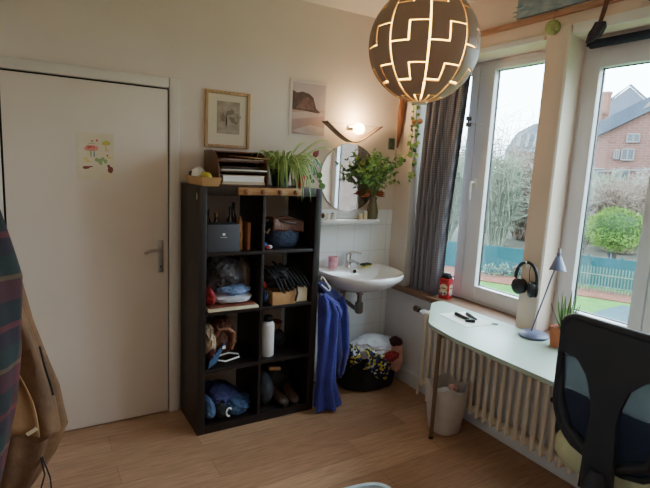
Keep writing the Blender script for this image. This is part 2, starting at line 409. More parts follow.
# ================================================================ BOOKCASE
bc = thing('bookcase', 'tall black-brown open cube bookcase with eight compartments standing against the wall', 'bookcase', (.395, -.195, 0))
W_, D_, H_ = .79, .388, 1.49
for x in (.0225, .7675): MB().box((x, -.196, H_ / 2), (.045, D_, H_), bev=.002).build('side_panel', SHELF, bc)
MB().box((.395, -.196, H_ - .025), (.70, D_, .05), bev=.002).build('top_panel', SHELF, bc)
MB().box((.395, -.196, .025), (.70, D_, .05), bev=.002).build('bottom_panel', SHELF, bc)
MB().box((.395, -.194, H_ / 2), (.018, D_ - .008, H_ - .1), bev=.001).build('divider', SHELF, bc)
ROW = [1.1075, .755, .4025, .05]
for z in ROW[:3]: MB().box((.395, -.194, z - .01), (.70, D_ - .006, .02), bev=.001).build('shelf_board', SHELF, bc)
ds = MB()
for z in (1.27, ): ds.ell((-.001, -.345, 1.43), (.0015, .007, .022), 12)
ds.build('sticker', BONE, bc)
MB().lathe([(.004, 0), (.005, .016), (.014, .022), (.017, .03), (.013, .037), (.001, .039)], (.79, -.36, 1.315), 16, RY(PI / 2)).build('knob', WOODKNOT, bc)

# peg rail laid along the top front edge
pr = thing('peg_rail', 'short pine board with darker round pegs along the bookcase top edge', 'peg rail', (.42, -.40, 1.445))
MB().box((.425, -.402, 1.467), (.41, .02, .044), bev=.008).build('board', WOODL, pr)
for x in (.265, .37, .48, .585): MB().lathe([(.012, 0), (.015, .003), (.015, .012), (.009, .016)], (x, -.411, 1.465), 16, RX(PI / 2)).build('peg', WOODKNOT, pr)

# ---- on top of the bookcase
ZB = H_ + .0005
tr = thing('tray', 'pale woven tray with a yellow fruit at the bookcase end', 'tray', (.055, -.25, ZB))
m = MB(); ri = []
def rr_(hx, hy, z, cx, cy): return [(cx + sx * hx + (0.0), cy + sy * hy, z) for sx, sy in ((-1, -1), (1, -1), (1, 1), (-1, 1))]
m.loft([rr_(.046, .15, ZB, .06, -.255), rr_(.058, .165, ZB + .05, .06, -.255), rr_(.053, .158, ZB + .05, .06, -.255), rr_(.043, .145, ZB + .006, .06, -.255)])
m.build('tray_body', CARD, tr, angle=20)
m = MB(); m.box((.06, -.255, ZB + .05), (.125, .345, .008), bev=.003)
bmesh.ops.delete(m.bm, geom=[], context='FACES'); m.bm.free()
tag(heap(MB(), (.065, -.30, ZB + .045), (.034, .05, .03), ZB + .008, 3, .15, 1.5, 3).build('lemon', mat('yellow_peel', (196, 184, 70), .5, col2=(176, 162, 52), scale=12)), 'yellow-green citrus lying in the woven tray', 'fruit')
m = MB(); heap(m, (.055, -.19, ZB + .055), (.032, .055, .045), ZB + .01, 5, .5, 2.2, 3); tag(m.build('crumpled_paper', PAPER), 'crumpled white paper bag standing in the woven tray', 'paper')
m = MB(); m.box((.03, -.115, ZB + .045), (.025, .03, .06), bev=.008); tag(m.build('spice_packet', BROWNL), 'small brown packet at the back of the woven tray', 'packet')

# desk organiser with rounded sides, three tiers
ox0, ox1, oy0, oy1 = .125, .44, -.055, -.335
og = thing('desk_organizer', 'brown wooden letter organizer with rounded sides, filled with papers, on the bookcase', 'organizer', (.28, -.19, ZB))
prof = [(oy0, 0), (oy1, 0), (oy1 - .004, .05), (oy1 + .004, .10), (oy1 + .03, .15), (oy1 + .075, .19), (oy1 + .13, .207), (oy0, .207)]
for x in (ox0, ox1 - .01): MB().prism([(x, y, ZB + z) for y, z in prof], (.01, 0, 0), bev=.002).build('side_panel', WOODM, og, angle=30)
MB().box(((ox0 + ox1) / 2, oy0 - .005, ZB + .10), (ox1 - ox0 - .02, .008, .2)).build('back_panel', WOODM, og, smooth=False)
for z, yy in ((.006, oy1 + .01), (.085, oy1 + .015), (.145, oy1 + .05), (.2, oy1 + .14)):
    MB().box(((ox0 + ox1) / 2, (oy0 + yy) / 2, ZB + z), (ox1 - ox0 - .02, oy0 - yy, .008)).build('tier', WOODM, og, smooth=False)
def stackbox(name, c, dim, rz, mt, label, cat, bev=.001, rx=0.0):
    return tag(MB().box(c, dim, RZ(rz) @ RX(rx), bev=bev).build(name, mt), label, cat)
stackbox('letter_pile', (.285, -.20, ZB + .0165), (.27, .24, .012), .03, CREAM, 'flat cream envelopes on the bottom tier of the organizer', 'letters')
bk = thing('book', 'thick book with cream pages lying in the lower organizer tier', 'book', (.285, -.21, ZB + .024))
MB().box((.285, -.215, ZB + .044), (.255, .225, .032)).build('pages', PAPER, bk, smooth=False)
mm = MB(); mm.box((.285, -.21, ZB + .0255), (.265, .235, .004)); mm.box((.285, -.21, ZB + .0625), (.265, .235, .004)); mm.build('cover', CREAM, bk, smooth=False)
stackbox('paper_sheaf', (.285, -.225, ZB + .094), (.275, .27, .006), -.07, PAPER, 'loose white paper sheaf jutting from the middle organizer tier', 'papers')
stackbox('notebook', (.28, -.19, ZB + .107), (.25, .2, .014), .02, DBROWN, 'dark brown notebook above the white sheaf in the organizer', 'notebook')
stackbox('magazine', (.285, -.185, ZB + .155), (.27, .22, .008), .04, mat('mauve_paper', (176, 150, 150), .7, col2=(150, 122, 128), scale=9), 'mauve magazine on the upper tier of the organizer', 'magazine')
stackbox('brown_envelope', (.36, -.235, ZB + .172), (.17, .2, .004), .5, WOODL, 'tan envelope tilted over the mauve magazine', 'envelope', rx=.06)

# spider plant
sp = thing('spider_plant', 'spider plant with long striped arching leaves in a dark pot on the bookcase', 'potted plant', (.575, -.2, ZB))
PX, PY = .578, -.20
MB().lathe([(.048, 0), (.058, .06), (.066, .105), (.068, .11), (.060, .11), (.055, .09)], (PX, PY, ZB), 24).build('pot', mat('dark_green_glaze', (30, 50, 46), .3, col2=(24, 40, 38), scale=5), sp)
MB().lathe([(.001, .094), (.056, .096)], (PX, PY, ZB), 20, cap0=False, cap1=False).build('soil', SOIL, sp)
random.seed(11); m = MB()
def arch(p0, az, reach, up, drop, n=12):
    pts = []
    for i in range(n + 1):
        t = i / n
        r = reach * (1 - (1 - t) ** 1.5)
        z = up * math.sin(min(1, t * 1.25) * PI / 2) * (1 - t * .15) - drop * t ** 2.6
        pts.append(V(p0) + V((math.cos(az) * r, math.sin(az) * r, z)))
    return pts
def blade(az, reach, up, drop, wd):
    pts = arch((PX + .015 * math.cos(az), PY + .015 * math.sin(az), ZB + .09), az, reach, up, drop)
    n = len(pts); wds = [wd * (0.75 + .35 * math.sin(PI * i / (n - 1))) * (1 - (i / (n - 1)) ** 4) + .0006 for i in range(n)]
    ribbon(m, pts, wds, (-math.sin(az) * .5 + random.uniform(-.5, .5), math.cos(az) * .5, .75), (0, 1, 0), .35)
for k in range(165):
    az = random.uniform(-PI, PI)
    reach = random.uniform(.06, .24) * (1 - .45 * max(0, math.sin(az))) * (1 - .30 * max(0, -math.cos(az)))
    up = random.uniform(.09, .20) * (1.15 - reach * 1.6); drop = random.uniform(.10, .27) * (.5 + reach * 3)
    blade(az, reach, up, drop, random.uniform(.0042, .0066))
for az, reach, up, drop in ((2.9, .20, .17, .12), (-3.0, .17, .19, .12), (.25, .22, .25, .06), (-.15, .34, .27, .05), (.05, .42, .23, .07), (-.5, .20, .21, .20), (-2.4, .19, .18, .17), (-.25, .28, .18, .17), (-.05, .27, .20, .2), (-.9, .22, .2, .3), (-1.3, .2, .2, .34), (-1.8, .2, .2, .36)):
    blade(az, reach, up, drop, .0055)
m.build('leaves', [mat('spider_green', (150, 182, 104), .5, col2=(122, 160, 82), scale=10), LEAFP], sp, angle=80, recalc=False)

# anthurium in red pot + round trailing leaves
an = thing('anthurium', 'flamingo flower with dark leaves in a red pot at the bookcase corner', 'potted plant', (.755, -.17, ZB))
AX, AY = .745, -.16
MB().lathe([(.030, 0), (.037, .07), (.045, .107), (.045, .112), (.041, .112), (.038, .095)], (AX, AY, ZB), 22).build('pot', RED, an)
MB().lathe([(.001, .098), (.039, .099)], (AX, AY, ZB), 16, cap0=False, cap1=False).build('soil', SOIL, an)
st = MB(); lf = MB()
for (ex, ez, L_, W__, mi) in ((-.02, .20, .07, .05, 0), (.055, .15, .065, .05, 0), (.085, .19, .06, .04, 0), (.12, .17, .055, .035, 0), (.03, .13, .06, .045, 0), (.075, .20, .06, .04, 1), (.10, .12, .05, .04, 0)):
    p0 = V((AX, AY, ZB + .095)); p1 = V((AX + ex, AY - .03, ZB + ez))
    st.tube([p0, p0.lerp(p1, .5) + V((0, 0, .03)), p1], .0018, 6)
    leaf(lf, p1, (.5 if mi else random.choice((-.4, .3)), -.25, .6 if mi else -.8), (.1, -1, .3), L_, W__, mi)
st.build('stems', STEMG, an); lf.build('leaves', [LEAFD, SPATHE], an, angle=80, recalc=False)
pi_ = thing('pilea', 'trailing plant with round coin leaves beside the red pot', 'potted plant', (.80, -.10, ZB))
MB().lathe([(.022, 0), (.028, .05), (.026, .05), (.022, .04)], (.755, -.07, ZB), 18).build('pot', WHITE, pi_)
st = MB(); lf = MB()
for (x, y, z, r) in ((.80, -.19, 1.555, .017), (.865, -.21, 1.57, .021), (.872, -.24, 1.50, .023), (.85, -.16, 1.61, .015), (.81, -.22, 1.53, .013), (.88, -.2, 1.53, .014)):
    st.tube([(.755, -.07, ZB + .04), (.80, (y - .07) / 2, max(z, 1.55) + .06), (x, y + .006, z + r * .3)], .0014, 6)
    disc(lf, (x, y, z), (-.25, -1, .15), r)
st.build('stems', STEMG, pi_); lf.build('leaves', LEAFG, pi_, recalc=False)

# ---- compartments (column x ranges .05-.385 and .405-.74)
# row 1, first column
gb = thing('storage_box', 'dark grey cardboard box with small white emblem in top compartment', 'box', (.15, -.30, ROW[0]))
m = MB(); m.box((.152, -.31, ROW[0] + .082), (.196, .12, .162), bev=.002); m.build('carton', mat('charcoal_card', (66, 66, 74), .6, col2=(58, 58, 66), scale=5), gb)
e = MB(); yy = -.3708
for a in (-.6, -.3, 0, .3, .6): leaf(e, (.152, yy, ROW[0] + .098), (math.sin(a), 0, math.cos(a)), (0, -1, 0), .016, .007, 0, 4, .9, 0)
for x in (-.018, -.011, -.004, .003, .010, .017): e.box((.152 + x, yy, ROW[0] + .088), (.004, .0006, .0035))
e.build('emblem', BONE, gb, recalc=False)
random.seed(5)
BG = mat('brown_glass', (52, 28, 18), .15, col2=(40, 22, 14), scale=4, coat=.3)
bl = ['small dark brown bottle, outermost behind the grey box', 'dark bottle with pale paper label behind the grey box', 'squat amber bottle between two dark ones behind grey box', 'slim dark bottle nearest the divider behind grey box', 'black-capped bottle peeking over the middle of grey box']
for k, (x, y, hh, r) in enumerate(((.085, -.2, .225, .024), (.245, -.215, .255, .024), (.165, -.19, .215, .028), (.285, -.16, .275, .02), (.128, -.14, .23, .02))):
    t = thing('bottle', bl[k], 'bottle', (x, y, ROW[0]), 'bottles behind the grey box')
    MB().lathe([(r * .9, 0), (r, .005), (r, hh * .65), (r * .45, hh * .78), (r * .4, hh * .86)], (x, y, ROW[0]), 18).build('glass_body', BG, t)
    MB().lathe([(r * .5, hh * .86), (r * .5, hh), (r * .1, hh)], (x, y, ROW[0]), 14).build('cap', BLACKP if k != 2 else BRASS, t)
    if k == 1: MB().lathe([(r + .001, hh * .42), (r + .001, hh * .63)], (x, y, ROW[0]), 18, cap0=False, cap1=False).build('bottle_label', CREAM, t)
ob = thing('spice_bottle', 'amber and gold ornament standing next to the tan book', 'bottle', (.285, -.30, ROW[0]))
m = MB(); m.lathe([(.016, 0), (.02, .01), (.017, .05), (.022, .09), (.014, .13), (.018, .16), (.011, .19), (.004, .205)], (.275, -.30, ROW[0]), 16); m.build('carving', mat('amber_gold', (176, 118, 48), .4, col2=(110, 64, 30), scale=26), ob)
bk = thing('book', 'slim tan book standing upright beside the box', 'book', (.32, -.28, ROW[0]))
MB().box((.322, -.27, ROW[0] + .083), (.02, .12, .166), RZ(.05), bev=.002).build('cover', mat('tan_cover', (150, 96, 58), .6, col2=(128, 78, 46), scale=8), bk)
MB().box((.321, -.268, ROW[0] + .084), (.014, .121, .158), RZ(.05)).build('pages', CREAM, bk, smooth=False)

# row 1, second column: bag, toys
bg = thing('handbag', 'small navy denim bag with a brown leather flap in the top compartment', 'bag', (.58, -.25, ROW[0]))
m = MB(); m.loft([[(.58 + hx * math.copysign(abs(math.cos(a)) ** .6, math.cos(a)) * (1 + .03 * math.sin(5 * a + z * 60)), -.245 + hy * math.copysign(abs(math.sin(a)) ** .6, math.sin(a)) * (1 + .03 * math.sin(4 * a)), ROW[0] + z) for a in [2 * PI * k / 40 for k in range(40)]] for z, hx, hy in ((.002, .07, .06), (.012, .093, .08), (.05, .108, .092), (.09, .108, .09), (.13, .10, .08), (.155, .09, .07))]); m.build('pouch', NAVY, bg, angle=80)
m = MB(); m.grid(14, 16, lambda u, v: (.475 + .215 * u, -.345 + .02 * math.sin(3 * u) + (.0 if v < .35 else .20 * (v - .35) / .65), ROW[0] + (.115 + .075 * math.sin(min(1, v / .45) * PI / 2) - .02 * max(0, v - .45)) - .016 * u + .004 * math.sin(9 * u + 5 * v))); m.build('flap', BROWNL, bg, angle=180, thick=.008); m = MB(); m.tube([(.475, -.30, ROW[0] + .18), (.58, -.31, ROW[0] + .195), (.69, -.30, ROW[0] + .165)], .012, 10); m.build('rolled_edge', BROWNL, bg)
m = MB(); m.tube([(.49, -.26, ROW[0] + .16), (.475, -.31, ROW[0] + .19), (.53, -.335, ROW[0] + .175), (.62, -.335, ROW[0] + .16), (.68, -.31, ROW[0] + .15)], .008, 8); m.build('strap', DBROWN, bg)
for k, (x, y, z, r, mt, lb) in enumerate(((.435, -.30, .02, .018, mat('toy_blue', (60, 84, 150), .5), 'small blue toy ball by the navy bag'), (.46, -.335, .014, .013, WHITEC, 'tiny white trinket at the shelf front beside navy bag'), (.44, -.345, .012, .012, REDC, 'tiny red trinket in front of the blue toy ball'))):
    tag(heap(MB(), (x, y, ROW[0] + z), (r * 1.3, r, r), ROW[0] + .001, 20 + k, .3, 2, 3).build('trinket', mt), lb, 'trinket')
fg = thing('figurine', 'small tan carved figurine standing behind the trinkets', 'figurine', (.437, -.25, ROW[0]))
m = MB(); m.lathe([(.026, 0), (.024, .03), (.018, .08), (.022, .12), (.012, .145)], (.437, -.25, ROW[0]), 16); m.ell((.437, -.25, ROW[0] + .165), (.018, .018, .022), 14); m.build('carving', mat('carved_wood', (132, 92, 66), .6, col2=(100, 66, 46), scale=20), fg)
m = MB(); m.tube([(.437, -.272, ROW[0] + .11), (.46, -.295, ROW[0] + .095), (.475, -.29, ROW[0] + .12)], .007, 8); m.build('arm', BEIGEC, fg)

# row 2, first column: clothes
R1 = ROW[1]
tag(MB().box((.215, -.225, R1 + .012), (.315, .345, .016), bev=.003).build('cream_board', CREAM), 'cream board jutting over the shelf edge beneath folded clothes', 'board')
tag(MB().box((.215, -.215, R1 + .027), (.29, .33, .011), bev=.004).build('folder', mat('rust_folder', (132, 66, 44), .7, col2=(110, 52, 36), scale=8)), 'rust-brown folder on the jutting cream board', 'folder')
m = MB(); heap(m, (.235, -.255, R1 + .058), (.125, .125, .03), R1 + .034, 31, .25, 2.2, 4, stretch=(1, 1, 3)); tag(m.build('folded_linen', WHITEC), 'folded white linen on the rust-brown folder', 'linen')
m = MB(); heap(m, (.245, -.26, R1 + .105), (.10, .10, .032), R1 + .075, 33, .35, 2.6, 4, stretch=(1, 1, 2)); tag(m.build('folded_shirt', LBLUE), 'crumpled pale blue shirt on the white linen', 'shirt')
m = MB(); heap(m, (.2, -.21, R1 + .20), (.125, .11, .11), R1 + .11, 35, .4, 3.0, 4); tag(m.build('folded_jacket', DGREY), 'bundled charcoal jacket filling the second compartment', 'jacket')
m = MB(); heap(m, (.315, -.20, R1 + .16), (.06, .10, .13), R1 + .034, 37, .35, 2.6, 4); tag(m.build('brown_jumper', mat('taupe_knit', (96, 82, 74), .9, col2=(74, 62, 58), scale=12, bump=.4)), 'taupe jumper slumped beside the charcoal jacket', 'jumper')
m = MB(); heap(m, (.087, -.295, R1 + .075), (.032, .07, .05), R1 + .034, 39, .35, 2.6, 4); tag(m.build('red_scarf', REDC), 'dark red scarf poking out beside the white linen', 'scarf')

# row 2, second column: straps over boxes
bx = thing('wooden_box', 'open light cardboard box under the black straps', 'box', (.56, -.29, R1))
m = MB(); x0, x1, y0, y1 = .475, .63, -.38, -.22
for c, dd in ((((x0 + x1) / 2, y0 + .004, R1 + .042), (x1 - x0, .006, .084)), (((x0 + x1) / 2, y1, R1 + .042), (x1 - x0, .006, .084)), ((x0, (y0 + y1) / 2, R1 + .042), (.006, y1 - y0, .084)), ((x1, (y0 + y1) / 2, R1 + .042), (.006, y1 - y0, .084)), (((x0 + x1) / 2, (y0 + y1) / 2, R1 + .005), (x1 - x0, y1 - y0, .006))): m.box(c, dd, bev=.001)
m.build('carton', CARD, bx)
tag(MB().box((.685, -.33, R1 + .049), (.09, .05, .096), RZ(-.05), bev=.003).build('card_box', CREAM), 'small cream carton beside the open cardboard box', 'box')
bs = thing('strap_bundle', 'tangle of black straps and belts hanging over the cardboard boxes', 'straps', (.57, -.26, R1))
m = MB(); heap(m, (.57, -.255, R1 + .145), (.125, .10, .07), R1 + .095, 41, .35, 3, 4, stretch=(2, .7, 1)); m.build('bundle', BLACKC, bs)
random.seed(3)
for k in range(9):
    x = .48 + k * .026; m = MB()
    m.tube([(x - .03, -.18, R1 + .20 + random.uniform(-.01, .05)), (x - .01, -.29, R1 + .21), (x + .015, -.36, R1 + .16), (x + .035 + random.uniform(0, .02), -.385, R1 + random.uniform(.07, .12))], [.007, .009, .008, .006], 8)
    m.build('strap', BLACKC, bs)
m = MB(); m.tube([(.63, -.388, R1 + .12), (.637, -.393, R1 + .07), (.625, -.393, R1 + .02)], .007, 8); m.build('strap', BLACKC, bs)
tag(heap(MB(), (.437, -.30, R1 + .12), (.024, .03, .022), R1 + .09, 51, .2, 2, 3).build('red_pouch', REDC), 'small red pouch on the blue denim bundle', 'pouch')
tag(heap(MB(), (.437, -.27, R1 + .05), (.027, .09, .055), R1 + .001, 52, .3, 2.4, 4).build('denim_bundle', BLUEJ), 'rolled blue denim squeezed beside the open cardboard box', 'denim')

# row 3, first column
R2 = ROW[2]
m = MB(); heap(m, (.10, -.25, R2 + .13), (.045, .09, .10), R2 + .001, 61, .3, 2.4, 4); tag(m.build('knit_hat', BEIGEC), 'beige knit hat propped against the bookcase side', 'hat')
sh = thing('leather_bag', 'rumpled brown leather bag in the third compartment', 'bag', (.18, -.23, R2))
m = MB(); heap(m, (.19, -.22, R2 + .13), (.075, .09, .125), R2 + .001, 63, .3, 2.3, 4); m.build('pouch', BROWNL, sh)
m = MB(); m.tube([(.14, -.30, R2 + .17), (.15, -.325, R2 + .22), (.2, -.33, R2 + .225), (.245, -.32, R2 + .19), (.24, -.325, R2 + .12), (.225, -.33, R2 + .09)], .011, 10); m.build('rolled_rim', mat('tan_leather', (150, 96, 66), .5, col2=(120, 72, 48), scale=9), sh)
jn = thing('denim_pouch', 'blue denim pouch with a white tag leaning at the shelf edge', 'pouch', (.10, -.35, R2))
m = MB(); m.prism([(.065, -.375, R2 + .002), (.075, -.372, R2 + .05), (.17, -.345, R2 + .135), (.18, -.34, R2 + .12), (.12, -.368, R2 + .03)], (.012, .03, 0), bev=.004); m.build('pouch', BLUEJ, jn)
m = MB(); m.box((.172, -.35, R2 + .115), (.022, .006, .02), RZ(.3), bev=.002); m.build('pouch_tag', BONE, jn)
m = MB(); m.tube([(.13, -.33, R2 + .035), (.18, -.36, R2 + .028), (.27, -.35, R2 + .04), (.275, -.32, R2 + .048), (.22, -.30, R2 + .055), (.15, -.31, R2 + .05)], .0055, 8)
tag(m.build('white_strap', BONE), 'white looped strap lying on the shelf beneath the brown bag', 'strap')
m = MB(); heap(m, (.105, -.31, R2 + .065), (.035, .05, .05), R2 + .001, 66, .2, 2.4, 3); tag(m.build('maroon_purse', mat('maroon_leather', (84, 30, 30), .5, col2=(62, 22, 24), scale=8)), 'maroon purse between the knit hat and the denim pouch', 'purse')

# row 3, second column: bottle, bowl
wb = thing('water_bottle', 'white steel water bottle with a black screw cap', 'bottle', (.445, -.30, R2))
MB().lathe([(.039, 0), (.042, .004), (.042, .205), (.039, .218), (.026, .228), (.024, .232)], (.482, -.30, R2), 28).build('bottle_body', mat('white_enamel', (226, 222, 224), .35), wb)
MB().lathe([(.029, .232), (.03, .236), (.03, .264), (.022, .268), (.001, .268)], (.482, -.30, R2), 24).build('cap', BLACKP, wb)
MB().lathe([(.001, 0), (.03, 0), (.06, .03), (.066, .06), (.062, .06), (.055, .033), (.001, .012)], (.60, -.17, R2 + .001), 24)
m = MB(); m.lathe([(.03, 0), (.055, .025), (.066, .06), (.062, .06), (.05, .03), (.001, .01)], (.585, -.15, R2 + .11), 24, cap1=False); tag(m.build('bowl', mat('bowl_wood', (140, 88, 54), .5, col2=(116, 68, 40), scale=10)), 'small wooden bowl behind the white water bottle', 'bowl')
m = MB(); heap(m, (.59, -.16, R2 + .055), (.075, .075, .06), R2 + .001, 71, .2, 2, 4, top=R2 + .11); tag(m.build('black_bag', BLACKC), 'folded black cloth bag beneath the wooden bowl', 'bag')

# row 4
R3 = ROW[3]
m = MB(); heap(m, (.195, -.20, R3 + .10), (.10, .12, .065), R3 + .06, 81, .4, 2.6, 4); tag(m.build('purple_jumper', mat('indigo_knit', (60, 60, 110), .9, col2=(42, 44, 82), scale=10, bump=.4)), 'indigo jumper on top of the rolled jeans', 'jumper')
m = MB(); heap(m, (.275, -.275, R3 + .055), (.095, .10, .05), R3 + .001, 83, .4, 2.8, 4, stretch=(1, 1, 2)); tag(m.build('folded_jeans', BLUEJ), 'crumpled blue jeans at the compartment front beside dark roll', 'jeans')
m = MB(); heap(m, (.095, -.27, R3 + .065), (.04, .10, .06), R3 + .001, 85, .25, 2.4, 4); tag(m.build('rolled_jeans', mat('light_denim', (84, 108, 146), .9, col2=(58, 80, 116), scale=12, bump=.4)), 'lighter rolled jeans against the bookcase side', 'jeans')
rl = thing('rolled_blanket', 'dark rolled blanket with a pale ring end', 'blanket', (.175, -.29, R3))
m = MB(); heap(m, (.165, -.28, R3 + .048), (.045, .11, .05), R3 + .001, 87, .15, 2, 4); m.build('roll', BLACKC, rl)
m = MB(); m.tube([(.20 + .017 * math.cos(a), -.384, R3 + .058 + .027 * math.sin(a)) for a in [k * PI / 8 + .6 for k in range(12)]], .006, 8); m.build('ring', BONE, rl)
m = MB(); heap(m, (.483, -.24, R3 + .10), (.062, .10, .11), R3 + .001, 91, .15, 2, 4); tag(m.build('grey_bag', mat('slate_bag', (62, 64, 72), .8, col2=(46, 48, 56), scale=9, bump=.3)), 'slate grey drawstring bag in the bottom compartment', 'bag')
def shoe(name, label, c, rz):
    t = thing(name, label, 'shoe', c, 'dark brown shoes', rz, local=True)
    m = MB(); rings = []
    for s_, wd, hh in ((-.12, .022, .075), (-.10, .034, .092), (-.06, .036, .088), (-.02, .035, .07), (.03, .041, .052), (.08, .044, .043), (.115, .034, .034), (.128, .012, .02)):
        rings.append([(s_, wd * math.cos(a), .012 + max(0, hh * (math.sin(a) * .5 + .5))) for a in [2 * PI * k / 14 for k in range(14)]])
    m.loft(rings); m.build('upper', DBROWN, t, angle=70)
    m = MB(); m.loft([[(s_, sy * wd, z) for sy in (-1, 1)] + [(s_, -sy * wd, z + .012) for sy in (-1, 1)] for s_, wd, z in ((-.122, .03, 0), (-.05, .034, 0), (.03, .043, 0), (.1, .042, 0), (.13, .02, .002))]); m.build('sole', BLACKP, t)
    return t
shoe('shoe', 'dark brown shoe nearest the grey bag', (.575, -.255, R3 + .001), -PI / 2 + .15)
shoe('shoe', 'dark brown shoe by the bookcase outer panel', (.675, -.255, R3 + .001), -PI / 2 - .1)
m = MB(); heap(m, (.60, -.14, R3 + .13), (.11, .09, .10), R3 + .001, 95, .25, 2.4, 4); tag(m.build('dark_coat', mat('dark_olive_cloth', (40, 36, 32), .9, col2=(28, 26, 25), scale=10)), 'dark folded coat behind the brown shoes', 'coat')
m = MB(); m.box((.565, -.245, R3 + .225), (.085, .03, .022), RY(.18), bev=.006); tag(m.build('wooden_brush', WOODL), 'tan wooden shoe brush on the dark folded coat', 'brush')

# ================================================================ BLUE CLOTHES ON HANGERS
def gown(rows, n=36, folds=7, amp=.12, seed=0):
    """rows: (z, cx, cy, half x, half y). Returns loft rings with vertical folds."""
    out = []
    for z, cx, cy, hx, hy in rows:
        ring = []
        for k in range(n):
            a = 2 * PI * k / n
            f = 1 + amp * math.sin(folds * a + seed + 1.5 * math.sin(z * 4 + seed)) + .05 * math.sin(2.7 * a * 2 + z * 9)
            ring.append((cx + hx * math.cos(a) * f, cy + hy * math.sin(a) * f, z + .008 * math.sin(3 * a + seed)))
        out.append(ring)
    return out
def dense(rows, k=5):
    out = []
    for a, b_ in zip(rows, rows[1:]):
        for i in range(k): out.append(tuple(a[j] + (b_[j] - a[j]) * i / k for j in range(5)))
    out.append(rows[-1]); return out
hg = thing('clothes_hanger', 'white plastic clothes hanger at the bookcase side', 'hanger', (.84, -.40, .84))
m = MB(); m.tube([(.80, -.405, .905), (.803, -.41, .925), (.815, -.412, .915), (.84, -.425, .875), (.858, -.432, .845), (.855, -.432, .832), (.842, -.43, .835), (.815, -.42, .86), (.803, -.41, .872)], .005, 8); m.build('hanger_bar', BONE, hg)
dr = thing('blue_dress', 'bright royal blue dress hanging to the floor beside the bookcase', 'dress', (.86, -.42, .0))
m = MB(); m.loft(gown(dense([(.80, .825, -.40, .018, .03), (.76, .85, -.405, .045, .04), (.68, .875, -.41, .062, .045), (.55, .872, -.415, .06, .045), (.35, .868, -.42, .058, .045), (.19, .865, -.425, .056, .045), (.12, .868, -.43, .07, .05), (.02, .875, -.44, .085, .055)]), folds=5, amp=.30, seed=1)); m.build('skirt', ROYAL, dr, angle=80)
m = MB(); m.loft(gown(dense([(.765, .86, -.405, .02, .03), (.73, .905, -.41, .035, .035), (.67, .93, -.415, .04, .035), (.635, .925, -.415, .032, .03)]), folds=4, amp=.1, seed=2)); m.build('sleeve', ROYAL, dr, angle=80)
sh2 = thing('blue_robe', 'deep blue robe hanging behind the royal blue dress', 'robe', (.95, -.32, .2))
m = MB(); m.loft(gown(dense([(.865, .835, -.30, .015, .03), (.84, .86, -.305, .04, .04), (.78, .92, -.31, .065, .045), (.70, .96, -.312, .09, .045), (.6, .98, -.315, .10, .045), (.45, .985, -.32, .105, .045), (.33, .995, -.325, .10, .045), (.24, .98, -.33, .085, .04), (.18, 1.01, -.33, .05, .03)]), folds=5, amp=.2, seed=4)); m.build('robe_body', ROYALD, sh2, angle=80)
m = MB(); m.loft(gown(dense([(.75, 1.0, -.33, .02, .03), (.68, 1.03, -.335, .032, .035), (.5, 1.045, -.34, .034, .035), (.38, 1.055, -.345, .038, .035), (.22, 1.03, -.345, .036, .03), (.17, 1.02, -.345, .02, .02)]), folds=4, amp=.16, seed=6)); m.build('sleeve', ROYAL, sh2, angle=80)

# ================================================================ SINK
sk = thing('sink', 'white porcelain wall sink with chrome mixer tap', 'sink', (1.262, -.25, .7))
SX, SA, SB = 1.248, .306, .50
def srin(s_, z, yb=0.0, n=48, front=1.0, back=None):
    """Closed outline: flat back toward the wall, rounded front."""
    out = []
    for k in range(n):
        a = 2 * PI * k / n
        ca, sa = math.cos(a), math.sin(a)
        x = SA * s_ * math.copysign(abs(ca) ** .8, ca)
        if sa < 0: y = -.17 + (-.34 * front * s_) * abs(sa) ** .85
        else: y = -.17 - yb + min((.158 if back is None else back), .24 * s_ * abs(sa) ** .5)
        out.append((SX + x, y + yb, z))
    return out
m = MB()
m.loft([srin(.30, .752, .04), srin(.55, .762, .02), srin(.80, .80, .01), srin(.95, .85), srin(1.0, .872), srin(1.0, .888), srin(.985, .896), srin(.93, .893, -.006, back=.10),
        srin(.86, .875, -.012, back=.075), srin(.76, .82, -.015, back=.06), srin(.55, .775, -.015, back=.05), srin(.15, .762, -.01), srin(.03, .758, -.01)], True, True, True)
m.build('basin', PORC, sk, angle=60)
m = MB(); m.lathe([(.001, 0), (.013, .003), (.014, -.004)], (1.262, -.118, .868), 16, RX(1.35)); m.build('overflow_hole', DARK, sk)
tp = MB(); TX, TY = 1.235, -.062
tp.lathe([(.026, 0), (.026, .006), (.021, .012), (.02, .085), (.023, .09), (.022, .105), (.001, .11)], (TX, TY, .893), 24)
tp.tube([(TX, TY, .935), (TX + .01, TY - .05, .945), (TX + .02, TY - .11, .935)], [.014, .012, .011], 12)
tp.tube([(TX, TY, 1.0), (TX + .03, TY - .03, 1.008), (TX + .075, TY - .065, 1.003)], [.010, .008, .006], 10)
tp.build('tap', CHROME, sk)
dp = MB(); dp.lathe([(.028, 0), (.028, -.02), (.018, -.03), (.018, -.08), (.03, -.085), (.032, -.15), (.026, -.165), (.001, -.168)], (1.262, -.20, .735), 20)
dp.tube([(1.262, -.20, .60), (1.262, -.15, .59), (1.262, -.03, .61), (1.262, -.0105, .61)], .016, 12); dp.build('trap', STEEL, sk)
dp = MB(); dp.tube([(1.215, -.07, .76), (1.213, -.06, .6), (1.21, -.04, .35), (1.21, -.03, .02)], .009, 10); dp.tube([(1.195, -.05, .70), (1.235, -.05, .70)], .013, 10); dp.build('pipe', STEEL, sk)
cp = thing('toothbrush_cup', 'pink glass on the sink rim beside the tap', 'cup', (1.075, -.08, .896))
